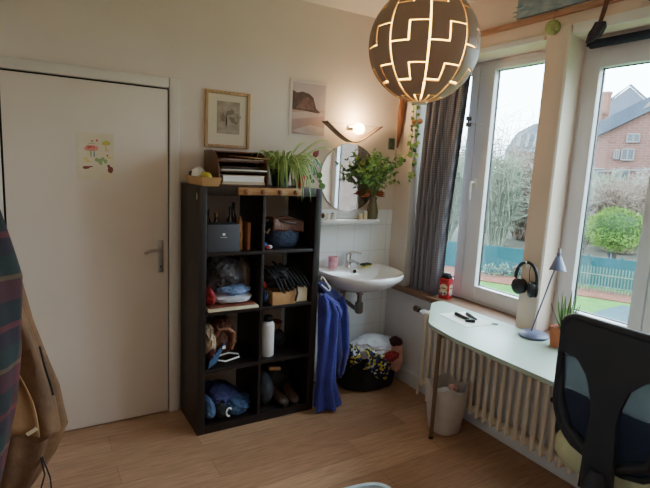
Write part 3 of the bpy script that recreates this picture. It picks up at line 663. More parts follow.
m = MB(); m.lathe([(.031, 0), (.036, .085), (.034, .085), (.029, .006), (.001, .006)], (1.085, -.085, .897), 22, cap1=False); m.build('cup_wall', mat('pink_glass', (228, 130, 152), .2, col2=(236, 190, 200), scale=26), cp)
tag(MB().box((1.37, -.105, .905), (.085, .05, .014), RZ(.25), bev=.004).build('sponge', mat('dark_sponge', (44, 58, 54), .9, col2=(34, 44, 44), scale=20)), 'dark green scouring pad lying on the yellow sponge', 'sponge')
bpy.data.objects['sponge'].location.z += .0085
tag(MB().box((1.372, -.106, .905), (.082, .048, .016), RZ(.25), bev=.004).build('yellow_sponge', mat('yellow_sponge', (190, 176, 60), .9, col2=(170, 154, 48), scale=30)), 'yellow sponge on the sink rim under the dark scouring pad', 'sponge')
# shelf above the sink
ss = thing('bathroom_shelf', 'white ceramic shelf on the tiles below the round mirror', 'shelf', (1.21, -.06, 1.245))
m = MB(); pts = []
for k in range(13):
    a = PI + PI * k / 12; pts.append((1.215 + .285 * math.copysign(abs(math.cos(a)) ** .35, math.cos(a)), -.009 - .125 * abs(math.sin(a)) ** .5, 1.235))
m.prism(pts, (0, 0, .02), bev=.004); m.build('ledge', PORC, ss, angle=40)
m = MB(); m.box((1.215, -.02, 1.262), (.5, .012, .014), bev=.004); m.build('upstand', PORC, ss)
ti = ['grey tube at the shelf end nearest the bookcase', 'small clear vial second from the bookcase on the sink shelf', 'white pill tube in the middle of the sink shelf', 'clear tumbler on the sink shelf below the mirror', 'short cream jar next to the vase', 'tall pale jar touching the green vase']
for k, (x, r, hh, mt) in enumerate(((.95, .013, .065, STEEL), (.992, .013, .05, BONE), (1.03, .014, .045, PAPER), (1.075, .02, .05, BONE), (1.31, .019, .04, CREAM), (1.355, .019, .062, CREAM))):
    t = thing('toiletry_jar', ti[k], 'jar', (x, -.075, 1.2555), 'toiletries on the sink shelf')
    MB().lathe([(r * .95, 0), (r, .003), (r, hh * .75), (r * .8, hh * .8)], (x, -.075, 1.2555), 16).build('jar_body', mt, t)
    MB().lathe([(r * .85, hh * .8), (r * .85, hh), (r * .3, hh)], (x, -.075, 1.2555), 16).build('cap', WHITE if k else BLACKP, t)
# round mirror
mi_ = thing('mirror', 'round frameless wall mirror above the sink', 'mirror', (1.24, -.012, 1.555))
MB().lathe([(.25, 0), (.25, .006), (.2485, .0075), (.001, .0076)], (1.24, -.004, 1.557), 64, RX(PI / 2)).build('mirror_glass', MIRROR, mi_, angle=30)
MB().lathe([(.252, -.001), (.252, .004)], (1.24, -.003, 1.557), 64, RX(PI / 2)).build('mirror_edge', STEEL, mi_, angle=30)
# wave wall lamp
wl = thing('wall_lamp', 'wave-shaped wall lamp with a glowing bulb above the mirror', 'wall lamp', (1.24, -.05, 1.85))
def wav(t): # profile across x: wings up, belly down
    x = .962 + .475 * t; s_ = 2 * t - 1
    return x, 1.812 + .128 * (math.sqrt(s_ * s_ + .16) - .4) / .677 * (1.06 - .06 * s_ * s_)
m = MB(); m.grid(40, 4, lambda u, v: (wav(u)[0], -.04 - .07 * v, wav(u)[1])); m.build('shade', [mat('shade_brown', (112, 92, 80), .5, col2=(98, 80, 70), scale=4)], wl, thick=.004)
m = MB()
for yv in (-.112, ): m.tube([(wav(u / 40)[0], yv, wav(u / 40)[1]) for u in range(41)], .0042, 6)
m.build('shade_edge', mat('dark_bronze', (58, 46, 42), .5, .4), wl)
m = MB(); m.tube([(1.0, -.10, 1.934), (1.40, -.10, 1.934)], .0016, 6); m.build('wire', STEEL, wl)
m = MB(); m.lathe([(.018, 0), (.018, .04), (.014, .05)], (1.165, -.06, 1.912), 16, RY(PI / 2)); m.build('socket', STEEL, wl)
m = MB(); m.lathe([(.013, .0), (.02, .015), (.037, .045), (.04, .065), (.034, .09), (.018, .103), (.001, .106)], (1.20, -.06, 1.912), 24, RY(PI / 2))
BULB = mat('warm_bulb', (255, 206, 140), .3, emit=22.0)
m.build('bulb', BULB, wl)

# vase with greenery on the sink shelf
vs = thing('vase', 'green glass vase of leafy stems on the sink shelf', 'vase', (1.425, -.07, 1.2555))
VX, VY, VZ = 1.42, -.075, 1.2555
m = MB(); m.lathe([(.035, 0), (.042, .01), (.044, .06), (.034, .11), (.026, .14), (.032, .165), (.030, .165), (.024, .14), (.03, .11)], (VX, VY, VZ), 26, cap1=False); m.build('vase_body', mat('olive_glass', (70, 78, 46), .12, col2=(96, 84, 52), scale=4, coat=.4), vs)
random.seed(21); st = MB(); lf = MB()
tips = []
for k in range(26):
    az = random.uniform(0, 2 * PI); R = random.uniform(.05, .2); hh = random.uniform(.12, .36)
    x = VX + R * math.cos(az) * 1.05 + .0; y = VY - .06 + R * math.sin(az) * .45
    y = min(y, -.03)
    tips.append(V((x, y, VZ + .165 + hh)))
tips += [V((1.22, -.16, 1.60)), V((1.25, -.14, 1.55)), V((1.60, -.12, 1.62)), V((1.615, -.12, 1.55)), V((1.2, -.12, 1.66))]
for tpp in tips:
    p0 = V((VX, VY, VZ + .15)); md = p0.lerp(tpp, .55) + V((0, 0, .05)); st.tube([p0, md, tpp], [.0022, .0018, .001], 5)
    for j in range(15):
        t = random.uniform(.3, 1.0); q = (p0.lerp(md, t * 2) if t < .5 else md.lerp(tpp, t * 2 - 1))
        dd = V((random.uniform(-1, 1), random.uniform(-1, .3), random.uniform(-.7, .7)))
        leaf(lf, q, dd, (random.uniform(-.4, .4), -1, random.uniform(0, .8)), random.uniform(.025, .045), random.uniform(.012, .02), 0 if random.random() < .65 else 1, 4)
for k in range(26):
    a = random.uniform(0, 2 * PI); q = V((VX + .03 * math.cos(a), VY + .03 * math.sin(a), VZ + .17 + random.uniform(0, .03)))
    leaf(lf, q, (math.cos(a), math.sin(a) * .6 - .2, random.uniform(-.2, .8)), (0, -1, .4), random.uniform(.04, .07), .02, 2, 4)
st.build('stems', STEMG, vs); lf.build('foliage', [LEAFM, LEAFD, RUST], vs, angle=80, recalc=False)

# ivy and driftwood in the corner
iv = thing('ivy_garland', 'trailing ivy garland hanging by the window corner above the vase', 'ivy', (1.60, -.2, 1.65))
random.seed(8); st = MB(); lf = MB()
path = [(1.62, -.22, 2.30), (1.60, -.25, 2.15), (1.60, -.255, 2.0), (1.598, -.26, 1.88), (1.595, -.24, 1.76), (1.57, -.18, 1.68), (1.53, -.12, 1.63)]
path2 = [(1.61, -.26, 2.1), (1.605, -.30, 1.95), (1.60, -.31, 1.80), (1.60, -.29, 1.66), (1.60, -.27, 1.56)]
for P in (path, path2):
    st.tube(P, .0022, 6)
    for a, b_ in zip(P, P[1:]):
        for j in range(7):
            q = V(a).lerp(V(b_), random.random())
            leaf(lf, q, (random.uniform(-1, .6), random.uniform(-1, .4), random.uniform(-.9, .4)), (-.5, -1, .2), random.uniform(.028, .05), random.uniform(.02, .034), 0 if random.random() < .7 else 1, 5, .6)
st.build('stem', STEMG, iv); lf.build('leaves', [LEAFM, LEAFD], iv, angle=80, recalc=False)
m = MB(); m.tube([(1.625, -.10, 2.32), (1.632, -.085, 2.18), (1.636, -.07, 2.02), (1.640, -.06, 1.90), (1.632, -.055, 1.80)], [.014, .024, .026, .018, .006], 10)
tag(m.build('driftwood_branch', mat('reddish_driftwood', (134, 84, 54), .7, col2=(104, 60, 38), scale=8, stretch=(8, 8, 1))), 'reddish wooden branch hung upright in the wall corner', 'branch')
pc = thing('picture_postcard', 'small dark green postcard on the wall by the window corner', 'postcard', (1.62, -.004, 1.83))
MB().box((1.615, -.004, 1.828), (.06, .003, .085)).build('card', mat('green_print', (66, 92, 84), .6, col2=(120, 124, 108), scale=30), pc, smooth=False)

# ================================================================ PICTURES
fp = thing('framed_print', 'small sketch in a blond wood frame above the organizer', 'picture', (.29, -.012, 1.89))
m = MB(); x0, x1, z0, z1, fw = .142, .438, 1.717, 2.066, .02
for c, dd in (((x0 + fw / 2, -.012, (z0 + z1) / 2), (fw, .02, z1 - z0)), ((x1 - fw / 2, -.012, (z0 + z1) / 2), (fw, .02, z1 - z0)), (((x0 + x1) / 2, -.012, z0 + fw / 2), (x1 - x0 - 2 * fw, .02, fw)), (((x0 + x1) / 2, -.012, z1 - fw / 2), (x1 - x0 - 2 * fw, .02, fw))): m.box(c, dd, bev=.003)
m.build('frame', WOODF, fp)
MB().box(((x0 + x1) / 2, -.007, (z0 + z1) / 2), (x1 - x0 - .03, .006, z1 - z0 - .03)).build('mount', mat('mount_board', (216, 204, 184), .8, col2=(210, 197, 176), scale=3), fp, smooth=False)
m = MB(); m.mi = 0; m.box((.295, -.0105, 1.905), (.15, .001, .20))
m.mi = 1; random.seed(4)
def blot(x, z, rx, rz, mi, y=-.0114, n=10, tp=.25):
    m.mi = mi; m.poly([(x + rx * math.cos(2 * PI * k / n) * random.uniform(1 - tp, 1 + tp), y - random.uniform(0, .0004), z + rz * math.sin(2 * PI * k / n) * random.uniform(1 - tp, 1 + tp)) for k in range(n)])
for k in range(16): blot(.23 + .13 * random.random(), 1.885 + .07 * random.random(), random.uniform(.008, .02), random.uniform(.01, .025), random.choice((1, 1, 2)))
for k in range(8): blot(.235 + .12 * random.random(), 1.825 + .04 * random.random(), .02, .004, 2)
blot(.281, 1.885, .005, .032, 3); blot(.281, 1.922, .005, .006, 3)
m.build('sketch', [mat('sketch_paper', (176, 160, 142), .8, col2=(150, 134, 118), scale=22), mat('sketch_wash', (128, 112, 98), .8), mat('sketch_wash_light', (158, 143, 126), .8), mat('sketch_ink', (62, 52, 46), .8)], fp, smooth=False, recalc=False)

po = thing('poster', 'unframed poster of a dark rock above a pale misty beach', 'poster', (.87, -.004, 2.01))
x0, x1, z0, z1 = .728, 1.012, 1.83, 2.205
MB().box(((x0 + x1) / 2, -.003, (z0 + z1) / 2), (x1 - x0, .003, z1 - z0)).build('sheet', mat('poster_paper', (206, 196, 192), .7), po, smooth=False)
m = MB(); Y = -.0052
def P2(pts, mi, dy=0.0): m.mi = mi; m.poly([(x0 + .018 + (x1 - x0 - .026) * u, Y - dy, z0 + .012 + (z1 - z0 - .03) * v) for u, v in pts])
P2([(0, .5), (1, .5), (1, 1), (0, 1)], 0); P2([(0, 0), (1, 0), (1, .5), (0, .5)], 1)
P2([(0, .28), (1, .40), (1, .47), (.6, .47), (0, .42)], 4, .0002); P2([(0, .06), (.7, .0), (1, .0), (1, .16), (.55, .2)], 4, .0002)
P2([(0, .47), (.3, .47), (.78, .44), (.86, .46), (.72, .53), (.68, .62), (.62, .74), (.5, .80), (.3, .83), (.12, .80), (0, .84)], 2, .0003)
P2([(.1, .5), (.3, .5), (.66, .5), (.6, .66), (.45, .74), (.3, .66), (.2, .6)], 3, .0005)
m.build('beach_print', [mat('print_sky', (172, 158, 164), .7, col2=(184, 170, 174), scale=5), mat('print_sand', (158, 128, 124), .7, col2=(176, 146, 140), scale=6), mat('print_rock', (66, 50, 48), .7, col2=(92, 70, 64), scale=20), mat('print_rock_light', (122, 90, 80), .7, col2=(86, 64, 58), scale=26), mat('print_foam', (190, 172, 170), .7, col2=(176, 154, 154), scale=9)], po, smooth=False, recalc=False)

dw = thing('childs_drawing', 'child\'s colourful mushroom drawing taped to the door', 'drawing', (-.483, -.02, 1.625))
MB().box((-.482, -.0185, 1.624), (.188, .001, .258), RY(.01)).build('sheet', mat('drawing_paper', (222, 208, 186), .8, col2=(214, 200, 172), scale=8), dw, smooth=False)
m = MB(); random.seed(9)
def bl2(x, z, rx, rz, mi): blot(x, z, rx, rz, mi, -.0196, 12, .15)
bl2(-.503, 1.668, .036, .018, 0); bl2(-.505, 1.672, .02, .008, 1); bl2(-.505, 1.64, .005, .022, 4); bl2(-.488, 1.636, .004, .02, 5)
bl2(-.425, 1.700, .022, .014, 2); bl2(-.427, 1.672, .005, .02, 3); bl2(-.42, 1.66, .015, .004, 3)
for x, z in ((-.46, 1.60), (-.445, 1.61), (-.475, 1.605), (-.43, 1.598), (-.455, 1.588)): bl2(x, z, .010, .012, 4)
for x, z in ((-.52, 1.595), (-.53, 1.61), (-.41, 1.62)): bl2(x, z, .014, .007, 6)
bl2(-.532, 1.560, .018, .008, 7); bl2(-.51, 1.566, .015, .004, 7); bl2(-.405, 1.552, .016, .018, 7); bl2(-.414, 1.572, .008, .010, 7)
bl2(-.497, 1.708, .006, .004, 1); bl2(-.473, 1.712, .006, .006, 1); bl2(-.50, 1.695, .018, .003, 4); bl2(-.42, 1.632, .005, .005, 1)
m.build('crayon_marks', [mat('crayon_pink', (216, 128, 118), .8, col2=(226, 150, 138), scale=60), mat('crayon_red', (190, 78, 72), .8), mat('crayon_yellow', (200, 186, 80), .8, col2=(186, 176, 90), scale=60), mat('crayon_beige', (214, 180, 148), .8), mat('crayon_green', (150, 174, 118), .8), mat('crayon_grey', (120, 130, 130), .8), mat('crayon_straw', (222, 200, 130), .8), mat('crayon_brown', (128, 68, 56), .8)], dw, smooth=False, recalc=False)

# art above the window rail
ar = thing('painting', 'long blue-grey sea painting resting on the wooden rail', 'painting', (1.645, -1.28, 2.53))
MB().box((1.648, -1.30, 2.62), (.016, .50, .20), RY(.03), bev=.002).build('canvas', mat('sea_wash', (150, 160, 164), .8, col2=(112, 132, 144), scale=9, stretch=(1, 2, 5)), ar)
m = MB(); random.seed(14)
for k in range(26):
    y = -1.54 + .48 * random.random(); z = 2.535 + .14 * random.random() ** 2; w_ = random.uniform(.02, .06)
    m.mi = random.choice((0, 0, 1)); m.poly([(1.6385 - random.uniform(0, .0008), y - w_, z), (1.6385, y, z - .006), (1.6385, y + w_, z + .002), (1.6385, y, z + .009)])
m.build('brush_strokes', [TEALART, mat('pale_stroke', (190, 194, 196), .8)], ar, smooth=False, recalc=False)

# things hung from the rail
bb = thing('hanging_bauble', 'lime green yarn ball hanging on a hook over the window pier', 'ornament', (1.62, -1.32, 2.42))
m = MB(); m.ell((1.612, -1.318, 2.417), .039, 24); m.build('ball', LIME, bb)
m = MB(); m.tube([(1.645, -1.318, 2.50), (1.62, -1.318, 2.505), (1.612, -1.318, 2.49), (1.612, -1.318, 2.45)], .0022, 6); m.build('hook', BRASS, bb)
pb = thing('hanging_pouch', 'dark knitted pouch on a brown cord hanging over the window head', 'pouch', (1.62, -1.57, 2.32))
m = MB(); m.tube([(1.622, -1.60, 2.60), (1.62, -1.598, 2.52), (1.618, -1.588, 2.45), (1.615, -1.575, 2.385)], [.009, .010, .011, .010], 10); m.build('cord', mat('rust_cord', (108, 66, 52), .9, col2=(84, 50, 42), scale=30, bump=.4), pb)
m = MB(); m.prism([(1.60, -1.555, 2.395), (1.60, -1.60, 2.39), (1.60, -1.605, 2.365), (1.60, -1.585, 2.325), (1.60, -1.545, 2.305), (1.60, -1.515, 2.302), (1.60, -1.53, 2.345)], (.035, 0, 0), bev=.01); m.build('pouch_body', mat('dark_plum_knit', (44, 36, 48), .95, col2=(60, 50, 62), scale=40, bump=.5), pb)
m = MB(); heap(m, (1.615, -1.86, 2.47), (.04, .075, .05), 2.40, 97, .35, 2.5, 4); m.tube([(1.64, -1.86, 2.50), (1.615, -1.86, 2.50)], .01, 8)
tag(m.build('navy_bundle', NAVY), 'navy cloth bundle slung over the rail above the big window', 'bundle')
rb = thing('roller_blind', 'rolled dark navy blind under the window head', 'blind', (1.80, -2.05, 2.35))
MB().cyl((1.79, -1.43, 2.338), (1.79, -2.70, 2.338), .022, n=18).build('roll', mat('navy_blind', (24, 30, 48), .7, col2=(30, 36, 56), scale=5), rb)
m = MB(); m.box((1.79, -1.425, 2.35), (.05, .008, .05), bev=.002); m.box((1.79, -2.705, 2.35), (.05, .008, .05), bev=.002); m.build('bracket', BLACKM, rb)

# ================================================================ CURTAIN
cu = thing('curtain', 'grey woven curtain gathered beside the window, reaching the sill', 'curtain', (1.735, -.42, ZS))
def cur(u, v):
    z = ZS + .006 + (2.33 - ZS) * v
    yL = -.285 + .055 * (1 - v); yR = -.535 - .125 * v + .03 * math.sin(PI * min(1, v * 1.2)) * (1 - v)
    y = yL + (yR - yL) * u
    a = .028 + .012 * math.sin(3 * v + u)
    x = 1.712 + a * math.sin(2 * PI * 5.2 * u + .9 * math.sin(2.2 * v) + .4) + .010 * math.sin(2 * PI * 11.3 * u + 3 * v)
    y += .010 * math.sin(2 * PI * 5.2 * u * 2 + v * 2)
    if v < .12: x -= .008 * (1 - v / .12) * (.5 + .5 * math.sin(9 * u)); 
    return (x, y, z)
m = MB(); m.grid(110, 40, cur); m.build('cloth', CURTAIN, cu, angle=180, thick=.003)
m = MB(); m.cyl((1.715, -.215, 2.338), (1.715, -.67, 2.338), .010, n=12); m.build('curtain_rod', BLACKM, cu)
ch = thing('curtain_clip', 'small black clip on the curtain edge near its top', 'clip', (1.74, -.66, 1.98))
m = MB(); m.box((1.742, -.655, 1.995), (.028, .03, .03), bev=.005); m.box((1.742, -.657, 1.955), (.028, .03, .03), bev=.005); m.tube([(1.742, -.655, 1.99), (1.742, -.652, 1.96)], .006, 8); m.build('clip_body', BLACKP, ch)
m = MB(); m.tube([(1.742, -.67, 1.965), (1.76, -.70, 1.955), (1.80, -.72, 1.952)], .0025, 6); m.build('wire', STEEL, ch)

# ================================================================ DESK + things on it
ZD = .762
dk = thing('desk', 'pale mint desk with rounded corners and slim metal legs under the window', 'desk', (1.37, -1.6, 0))
def rc(p, q, r_, rad, n=6):
    p, q, r_ = V(p), V(q), V(r_); d1 = (p - q).normalized(); d2 = (r_ - q).normalized()
    a, b_ = q + d1 * rad, q + d2 * rad
    return [a.lerp(q, t).lerp(q.lerp(b_, t), t) for t in [k / n for k in range(n + 1)]]
C4 = [(1.60, -2.75, 0), (1.60, -.70, 0), (1.488, -.715, 0), (1.15, -1.055, 0), (1.105, -1.30, 0), (1.09, -2.75, 0)]
out = []
rad = [.03, .04, .045, .06, .05, .03]
for k in range(6): out += rc(C4[k - 1], C4[k], C4[(k + 1) % 6], rad[k])
DESKM = mat('mint_laminate', (172, 190, 176), .42, col2=(166, 184, 170), scale=3)
m = MB(); m.prism([(p.x, p.y, ZD - .022) for p in out], (0, 0, .022), bev=.003); m.build('desktop', DESKM, dk, angle=40)
m = MB(); m.prism([(p.x * .998 + .003, p.y, ZD - .0245) for p in out], (0, 0, .004)); m.build('edge_band', BRASS, dk, angle=40)
LEGM = mat('bronze_leg', (136, 118, 98), .35, .8)
for x, y in ((1.275, -1.03), (1.19, -2.66), (1.545, -2.66)):
    lg = MB().cyl((x, y, 0), (x, y, ZD - .0245), .0125, n=16).build('leg', LEGM, dk)
    MB().cyl((x, y, 0.0), (x, y, .015), .0145, n=16).build('foot_cap', BLACKP, lg)
    MB().box((x + .008, y, ZD - .0725), (.045, .014, .09), bev=.004).build('bracket', STEEL, lg)

pp = stackbox('paper_sheet', (1.43, -1.08, ZD + .0012), (.205, .27, .0012), -.12, PAPER, 'blank white paper sheet lying on the desk', 'paper', bev=0)
def bar(name, label, p0, p1, r, cat='pen', cap=None):
    t = thing(name, label, cat, p0, 'black pens on the paper'); m = MB(); m.tube([p0, V(p0).lerp(V(p1), .5), p1], [r, r * 1.1, r * .85], 10); m.build('barrel', BLACKP, t)
    q = V(p0).lerp(V(p1), .38); m = MB(); m.tube([V(p0) - (V(p1) - V(p0)) * .02, q], r * 1.22, 10); m.build('cap', BLACKM, t); return t
bar('marker_pen', 'long black marker lying across the paper sheet', (1.425, -1.00, ZD + .0125), (1.41, -1.115, ZD + .0125), .0095)
bar('marker_pen', 'black marker behind the longest one on the paper', (1.49, -1.03, ZD + .0125), (1.455, -1.135, ZD + .0125), .0085)
bar('marker_pen', 'short black marker pointing off the paper toward the desk edge', (1.42, -1.155, ZD + .0115), (1.375, -1.125, ZD + .0115), .009)
m = MB(); m.tube([(1.53, -1.235, ZD + .004), (1.50, -1.215, ZD + .004)], .0035, 8); tag(m.build('pencil_stub', BLACKP), 'tiny dark pencil stub near the paper corner', 'pencil')

# desk lamp
dl = thing('desk_lamp', 'slim blue-grey desk lamp with cone shade on a round base', 'desk lamp', (1.565, -1.375, ZD))
LX, LY = 1.548, -1.462
MB().lathe([(.072, 0), (.078, .004), (.078, .012), (.066, .022), (.02, .026), (.001, .026)], (LX, LY, ZD + .0005), 36).build('base', SLATEB, dl)
m = MB(); m.tube([(LX + .005, LY + .02, ZD + .024), (LX + .055, LY - .025, ZD + .32), (LX + .077, LY - .044, ZD + .44)], .0042, 10); m.build('pole', SLATEB, dl)
SHX, SHY, SHZ = LX + .074, LY - .046, ZD + .375
m = MB(); Mr = RX(-.10) @ RY(.12)
m.lathe([(.044, 0), (.017, .072), (.011, .077), (.011, .095), (.008, .095), (.008, .08), (.014, .071), (.041, .002)], (SHX, SHY, SHZ), 28, Mr, False, False); m.build('shade', SLATEB, dl)
m = MB(); m.lathe([(.008, .088), (.009, .118), (.001, .121)], (SHX, SHY, SHZ), 14, Mr); m.build('switch_cap', STEEL, dl)

# aloe pot
al = thing('aloe_plant', 'small aloe in a square terracotta pot on the desk', 'potted plant', (1.60, -1.52, ZD))
QX, QY = 1.548, -1.635
m = MB()
def sq(h, z, r=.012):
    pts = []
    for sx, sy in ((1, 1), (-1, 1), (-1, -1), (1, -1)):
        for k in range(4):
            a = math.atan2(sy, sx) - PI / 4 + (PI / 2) * k / 3
            pts.append((QX + sx * (h - r) + r * math.cos(a), QY + sy * (h - r) + r * math.sin(a), z))
    return pts
m.loft([sq(.046, ZD + .0005), sq(.053, ZD + .105), sq(.047, ZD + .105), sq(.045, ZD + .09)], True, True, True); m.build('pot', TERRA, al, angle=50)
MB().loft([sq(.0455, ZD + .0915), sq(.0455, ZD + .093)]).build('soil', SOIL, al)
random.seed(2); m = MB()
for k in range(15):
    az = k * 2.4; out_ = .015 + .055 * (k / 15); hh = .20 - .08 * (k / 15) + random.uniform(-.015, .015)
    p0 = V((QX + .008 * math.cos(az), QY + .008 * math.sin(az), ZD + .09)); p2 = p0 + V((math.cos(az) * out_, math.sin(az) * out_, hh)); p1 = p0.lerp(p2, .5) + V((-math.cos(az), -math.sin(az), 0)) * -.012
    pts = [p0.lerp(p1, t).lerp(p1.lerp(p2, t), t) for t in [j / 6 for j in range(7)]]
    ribbon(m, pts, [0.011 * (1 - (j / 6) ** 1.6) + .0008 for j in range(7)], (-math.sin(az), math.cos(az), 0), (0, 1, 0), .5)
m.build('leaves', [LEAFG, mat('aloe_pale', (168, 196, 140), .5)], al, angle=80, recalc=False, thick=.003)

# headphones on the pier
hp = thing('headphones', 'black over-ear headphones hanging on the pier between the windows', 'headphones', (1.62, -1.31, 1.05))
HX, HY, HZ = 1.598, -1.338, 1.045
m = MB(); m.tube([(HX, HY + .070 * math.cos(a), HZ + .015 + .092 * math.sin(a)) for a in [-.12 + (PI + .24) * k / 20 for k in range(21)]], .0095, 10); m.build('headband', BLACKP, hp)
for sy in (1, -1):
    c = V((HX - .004, HY + sy * .043, HZ - .040))
    Mr = RZ(-.45 + sy * .35) @ RY(-PI / 2)
    q = MB().lathe([(.030, -.020), (.043, -.016), (.047, -.004), (.047, .006), (.040, .014), (.02, .018), (.001, .019)], c, 24, Mr).build('earcup', BLACKP, hp)
    MB().lathe([(.020, -.032), (.040, -.032), (.044, -.026), (.043, -.018), (.030, -.018)], c, 24, Mr).build('ear_cushion', BLACKC, q)
m = MB(); m.tube([(1.632, HY, HZ + .092), (1.588, HY, HZ + .092), (1.582, HY, HZ + .112)], .004, 8); m.build('hook', BONE, hp)
m = MB(); m.tube([(1.605, HY - .02, HZ + .10), (1.615, HY - .005, HZ + .05), (1.612, HY - .012, HZ + .01), (1.60, HY - .03, HZ - .02)], .002, 6); m.build('cable', BLACKP, hp)

# tin on the sill
tn = thing('coffee_tin', 'red tin with a cream picture label on the sill, black lid', 'tin', (1.735, -.575, ZS))
TNX, TNY = 1.725, -.60
m = MB(); m.box((TNX, TNY, ZS + .075), (.065, .075, .148), RZ(.3), bev=.006); m.build('tin_body', RED, tn)
m = MB(); Rt = RZ(.3)
def onface(u, z, off=-.0340): return V((TNX, TNY, ZS + .075)) + (Rt @ V((off, u, z)))
def bl3(u, z, ru, rz, mi, off=-.0340):
    m.mi = mi; m.poly([onface(u + ru * math.cos(2 * PI * k / 14), z + rz * math.sin(2 * PI * k / 14), off) for k in range(14)])
bl3(0, .012, .030, .022, 0); bl3(0, -.022, .031, .026, 0, -.0342); bl3(0, .004, .02, .005, 1, -.0344); bl3(-.012, -.034, .010, .011, 2, -.0345); bl3(.014, -.036, .009, .010, 2, -.0345); bl3(0, -.02, .012, .012, 3, -.0344)
bl3(0, .055, .028, .007, 4, -.0342)
Rt = RZ(.3 + PI / 2)
for args in ((0, .012, .026, .022, 0), (0, -.022, .027, .026, 0), (0, .004, .018, .005, 1), (.010, -.034, .010, .011, 2)): bl3(*args, -.0392 - .0002 * args[4])
m.build('tin_label', [CREAM, WOODKNOT, mat('label_blue', (96, 112, 150), .6), mat('label_white', (226, 222, 216), .6), mat('label_deep_red', (140, 20, 30), .6)], tn, smooth=False, recalc=False)
m = MB(); m.box((TNX, TNY, ZS + .155), (.058, .066, .012), RZ(.3), bev=.004); heap(m, (TNX, TNY, ZS + .172), (.026, .03, .016), ZS + .16, 3, .5, 3, 3); m.tube([(TNX, TNY - .035, ZS + .165), (TNX + .01, TNY - .06, ZS + .175), (TNX + .01, TNY - .062, ZS + .15)], .004, 8); m.build('lid', BLACKP, tn)
tag(heap(MB(), (1.70, -.49, ZS + .012), (.02, .032, .012), ZS + .001, 6, .3, 2, 3).build('hair_clip', BLACKP), 'small black hair clip on the sill beside the red tin', 'clip')

# ================================================================ RADIATOR
rd = thing('radiator', 'cream cast-iron column radiator below the window, behind the desk', 'radiator', (1.60, -1.3, 0))
RY0, PITCH, NS = -.585, .058, 31
ZR0, ZR1 = .094, .665
for k in range(NS):
    y = RY0 - k * PITCH; m = MB()
    for x, q in ((1.574, 1.0), (1.64, .6)):
        m.tube([(x, y, ZR0 + .01), (x, y, ZR0 + .03), (x, y, ZR1 - .04), (x, y, ZR1 - .02)], [.0125 * q, .0138 * q, .0138 * q, .0125 * q], 12)
    for z in (ZR0 + .035, ZR1 - .035):
        m.ell((1.605, y, z), (.045, .0245, .028), 14); m.cyl((1.605, y - .029, z), (1.605, y + .029, z), .018, n=12)
    m.build('section', RADP, rd, angle=60)
m = MB(); m.tube([(1.605, RY0 + .02, ZR1 - .035), (1.605, RY0 + .12, ZR1 - .035)], .011, 10); m.build('pipe', RADP, rd)
m = MB(); m.lathe([(.016, 0), (.022, .006), (.022, .045), (.018, .05), (.001, .05)], (1.60, RY0 + .105, ZR1 - .03), 18, RX(-PI / 2)); m.build('valve_knob', mat('valve_brown', (120, 92, 72), .5, col2=(90, 70, 58), scale=8), rd)
m = MB(); m.lathe([(.014, 0), (.017, .004), (.017, .022), (.012, .024)], (1.605, RY0 + .085, ZR1 - .035), 14, RX(-PI / 2)); m.build('valve_body', BLACKM, rd)
m = MB(); m.tube([(1.605, RY0 + .01, ZR0 + .035), (1.61, RY0 + .05, ZR0 + .03), (1.612, RY0 + .07, .06), (1.612, RY0 + .07, .0)], .010, 10); m.build('pipe', RADP, rd)
for k in (1, NS - 2):
    m = MB(); m.box((1.605, RY0 - k * PITCH, .055), (.05, .02, .11), bev=.004); m.build('foot', RADP, rd)
m = MB(); heap(m, (1.59, -.555, ZR1 - .032), (.03, .04, .018), ZR1 - .055, 15, .5, 3, 4); tag(m.build('white_rag', WHITEC), 'white rag draped over the radiator valve pipe', 'rag')

# waste basket
wbk = thing('waste_basket', 'white plastic wastebasket with bag liner beside the desk leg', 'wastebasket', (1.44, -.98, 0))
BX, BY = 1.425, -.985
BINM = mat('bin_plastic', (206, 198, 192), .5, col2=(190, 180, 174), scale=7, bump=.15, bscale=14)
def binr(r, z, amp, seed):
    return [(BX + r * (1 + amp * math.sin(5 * a + seed)) * math.copysign(abs(math.cos(a)) ** .75, math.cos(a)), BY + r * (1 + amp * math.sin(3 * a + seed * 2)) * math.copysign(abs(math.sin(a)) ** .75, math.sin(a)), z + amp * .25 * math.sin(4 * a + seed)) for a in [2 * PI * k / 40 for k in range(40)]]
m = MB(); m.loft([binr(.084, .004, 0, 0), binr(.092, .012, .0, 0), binr(.106, .12, .01, 1), binr(.117, .23, .02, 2), binr(.122, .275, .04, 3), binr(.124, .31, .07, 4), binr(.118, .312, .07, 4), binr(.112, .25, .04, 3), binr(.095, .10, .02, 2)], True, True, True); m.build('bin_body', BINM, wbk, angle=80)
m = MB(); random.seed(6)
heap(m, (BX, BY, .22), (.07, .07, .05), .10, 17, .4, 2.5, 4); m.build('liner_bag', WHITEC, wbk)
tag(heap(MB(), (BX + .03, BY - .02, .283), (.03, .025, .022), .24, 18, .3, 2, 3).build('crumpled_wrapper', PINKC), 'crumpled pinkish wrapper on top of the wastebasket', 'wrapper')

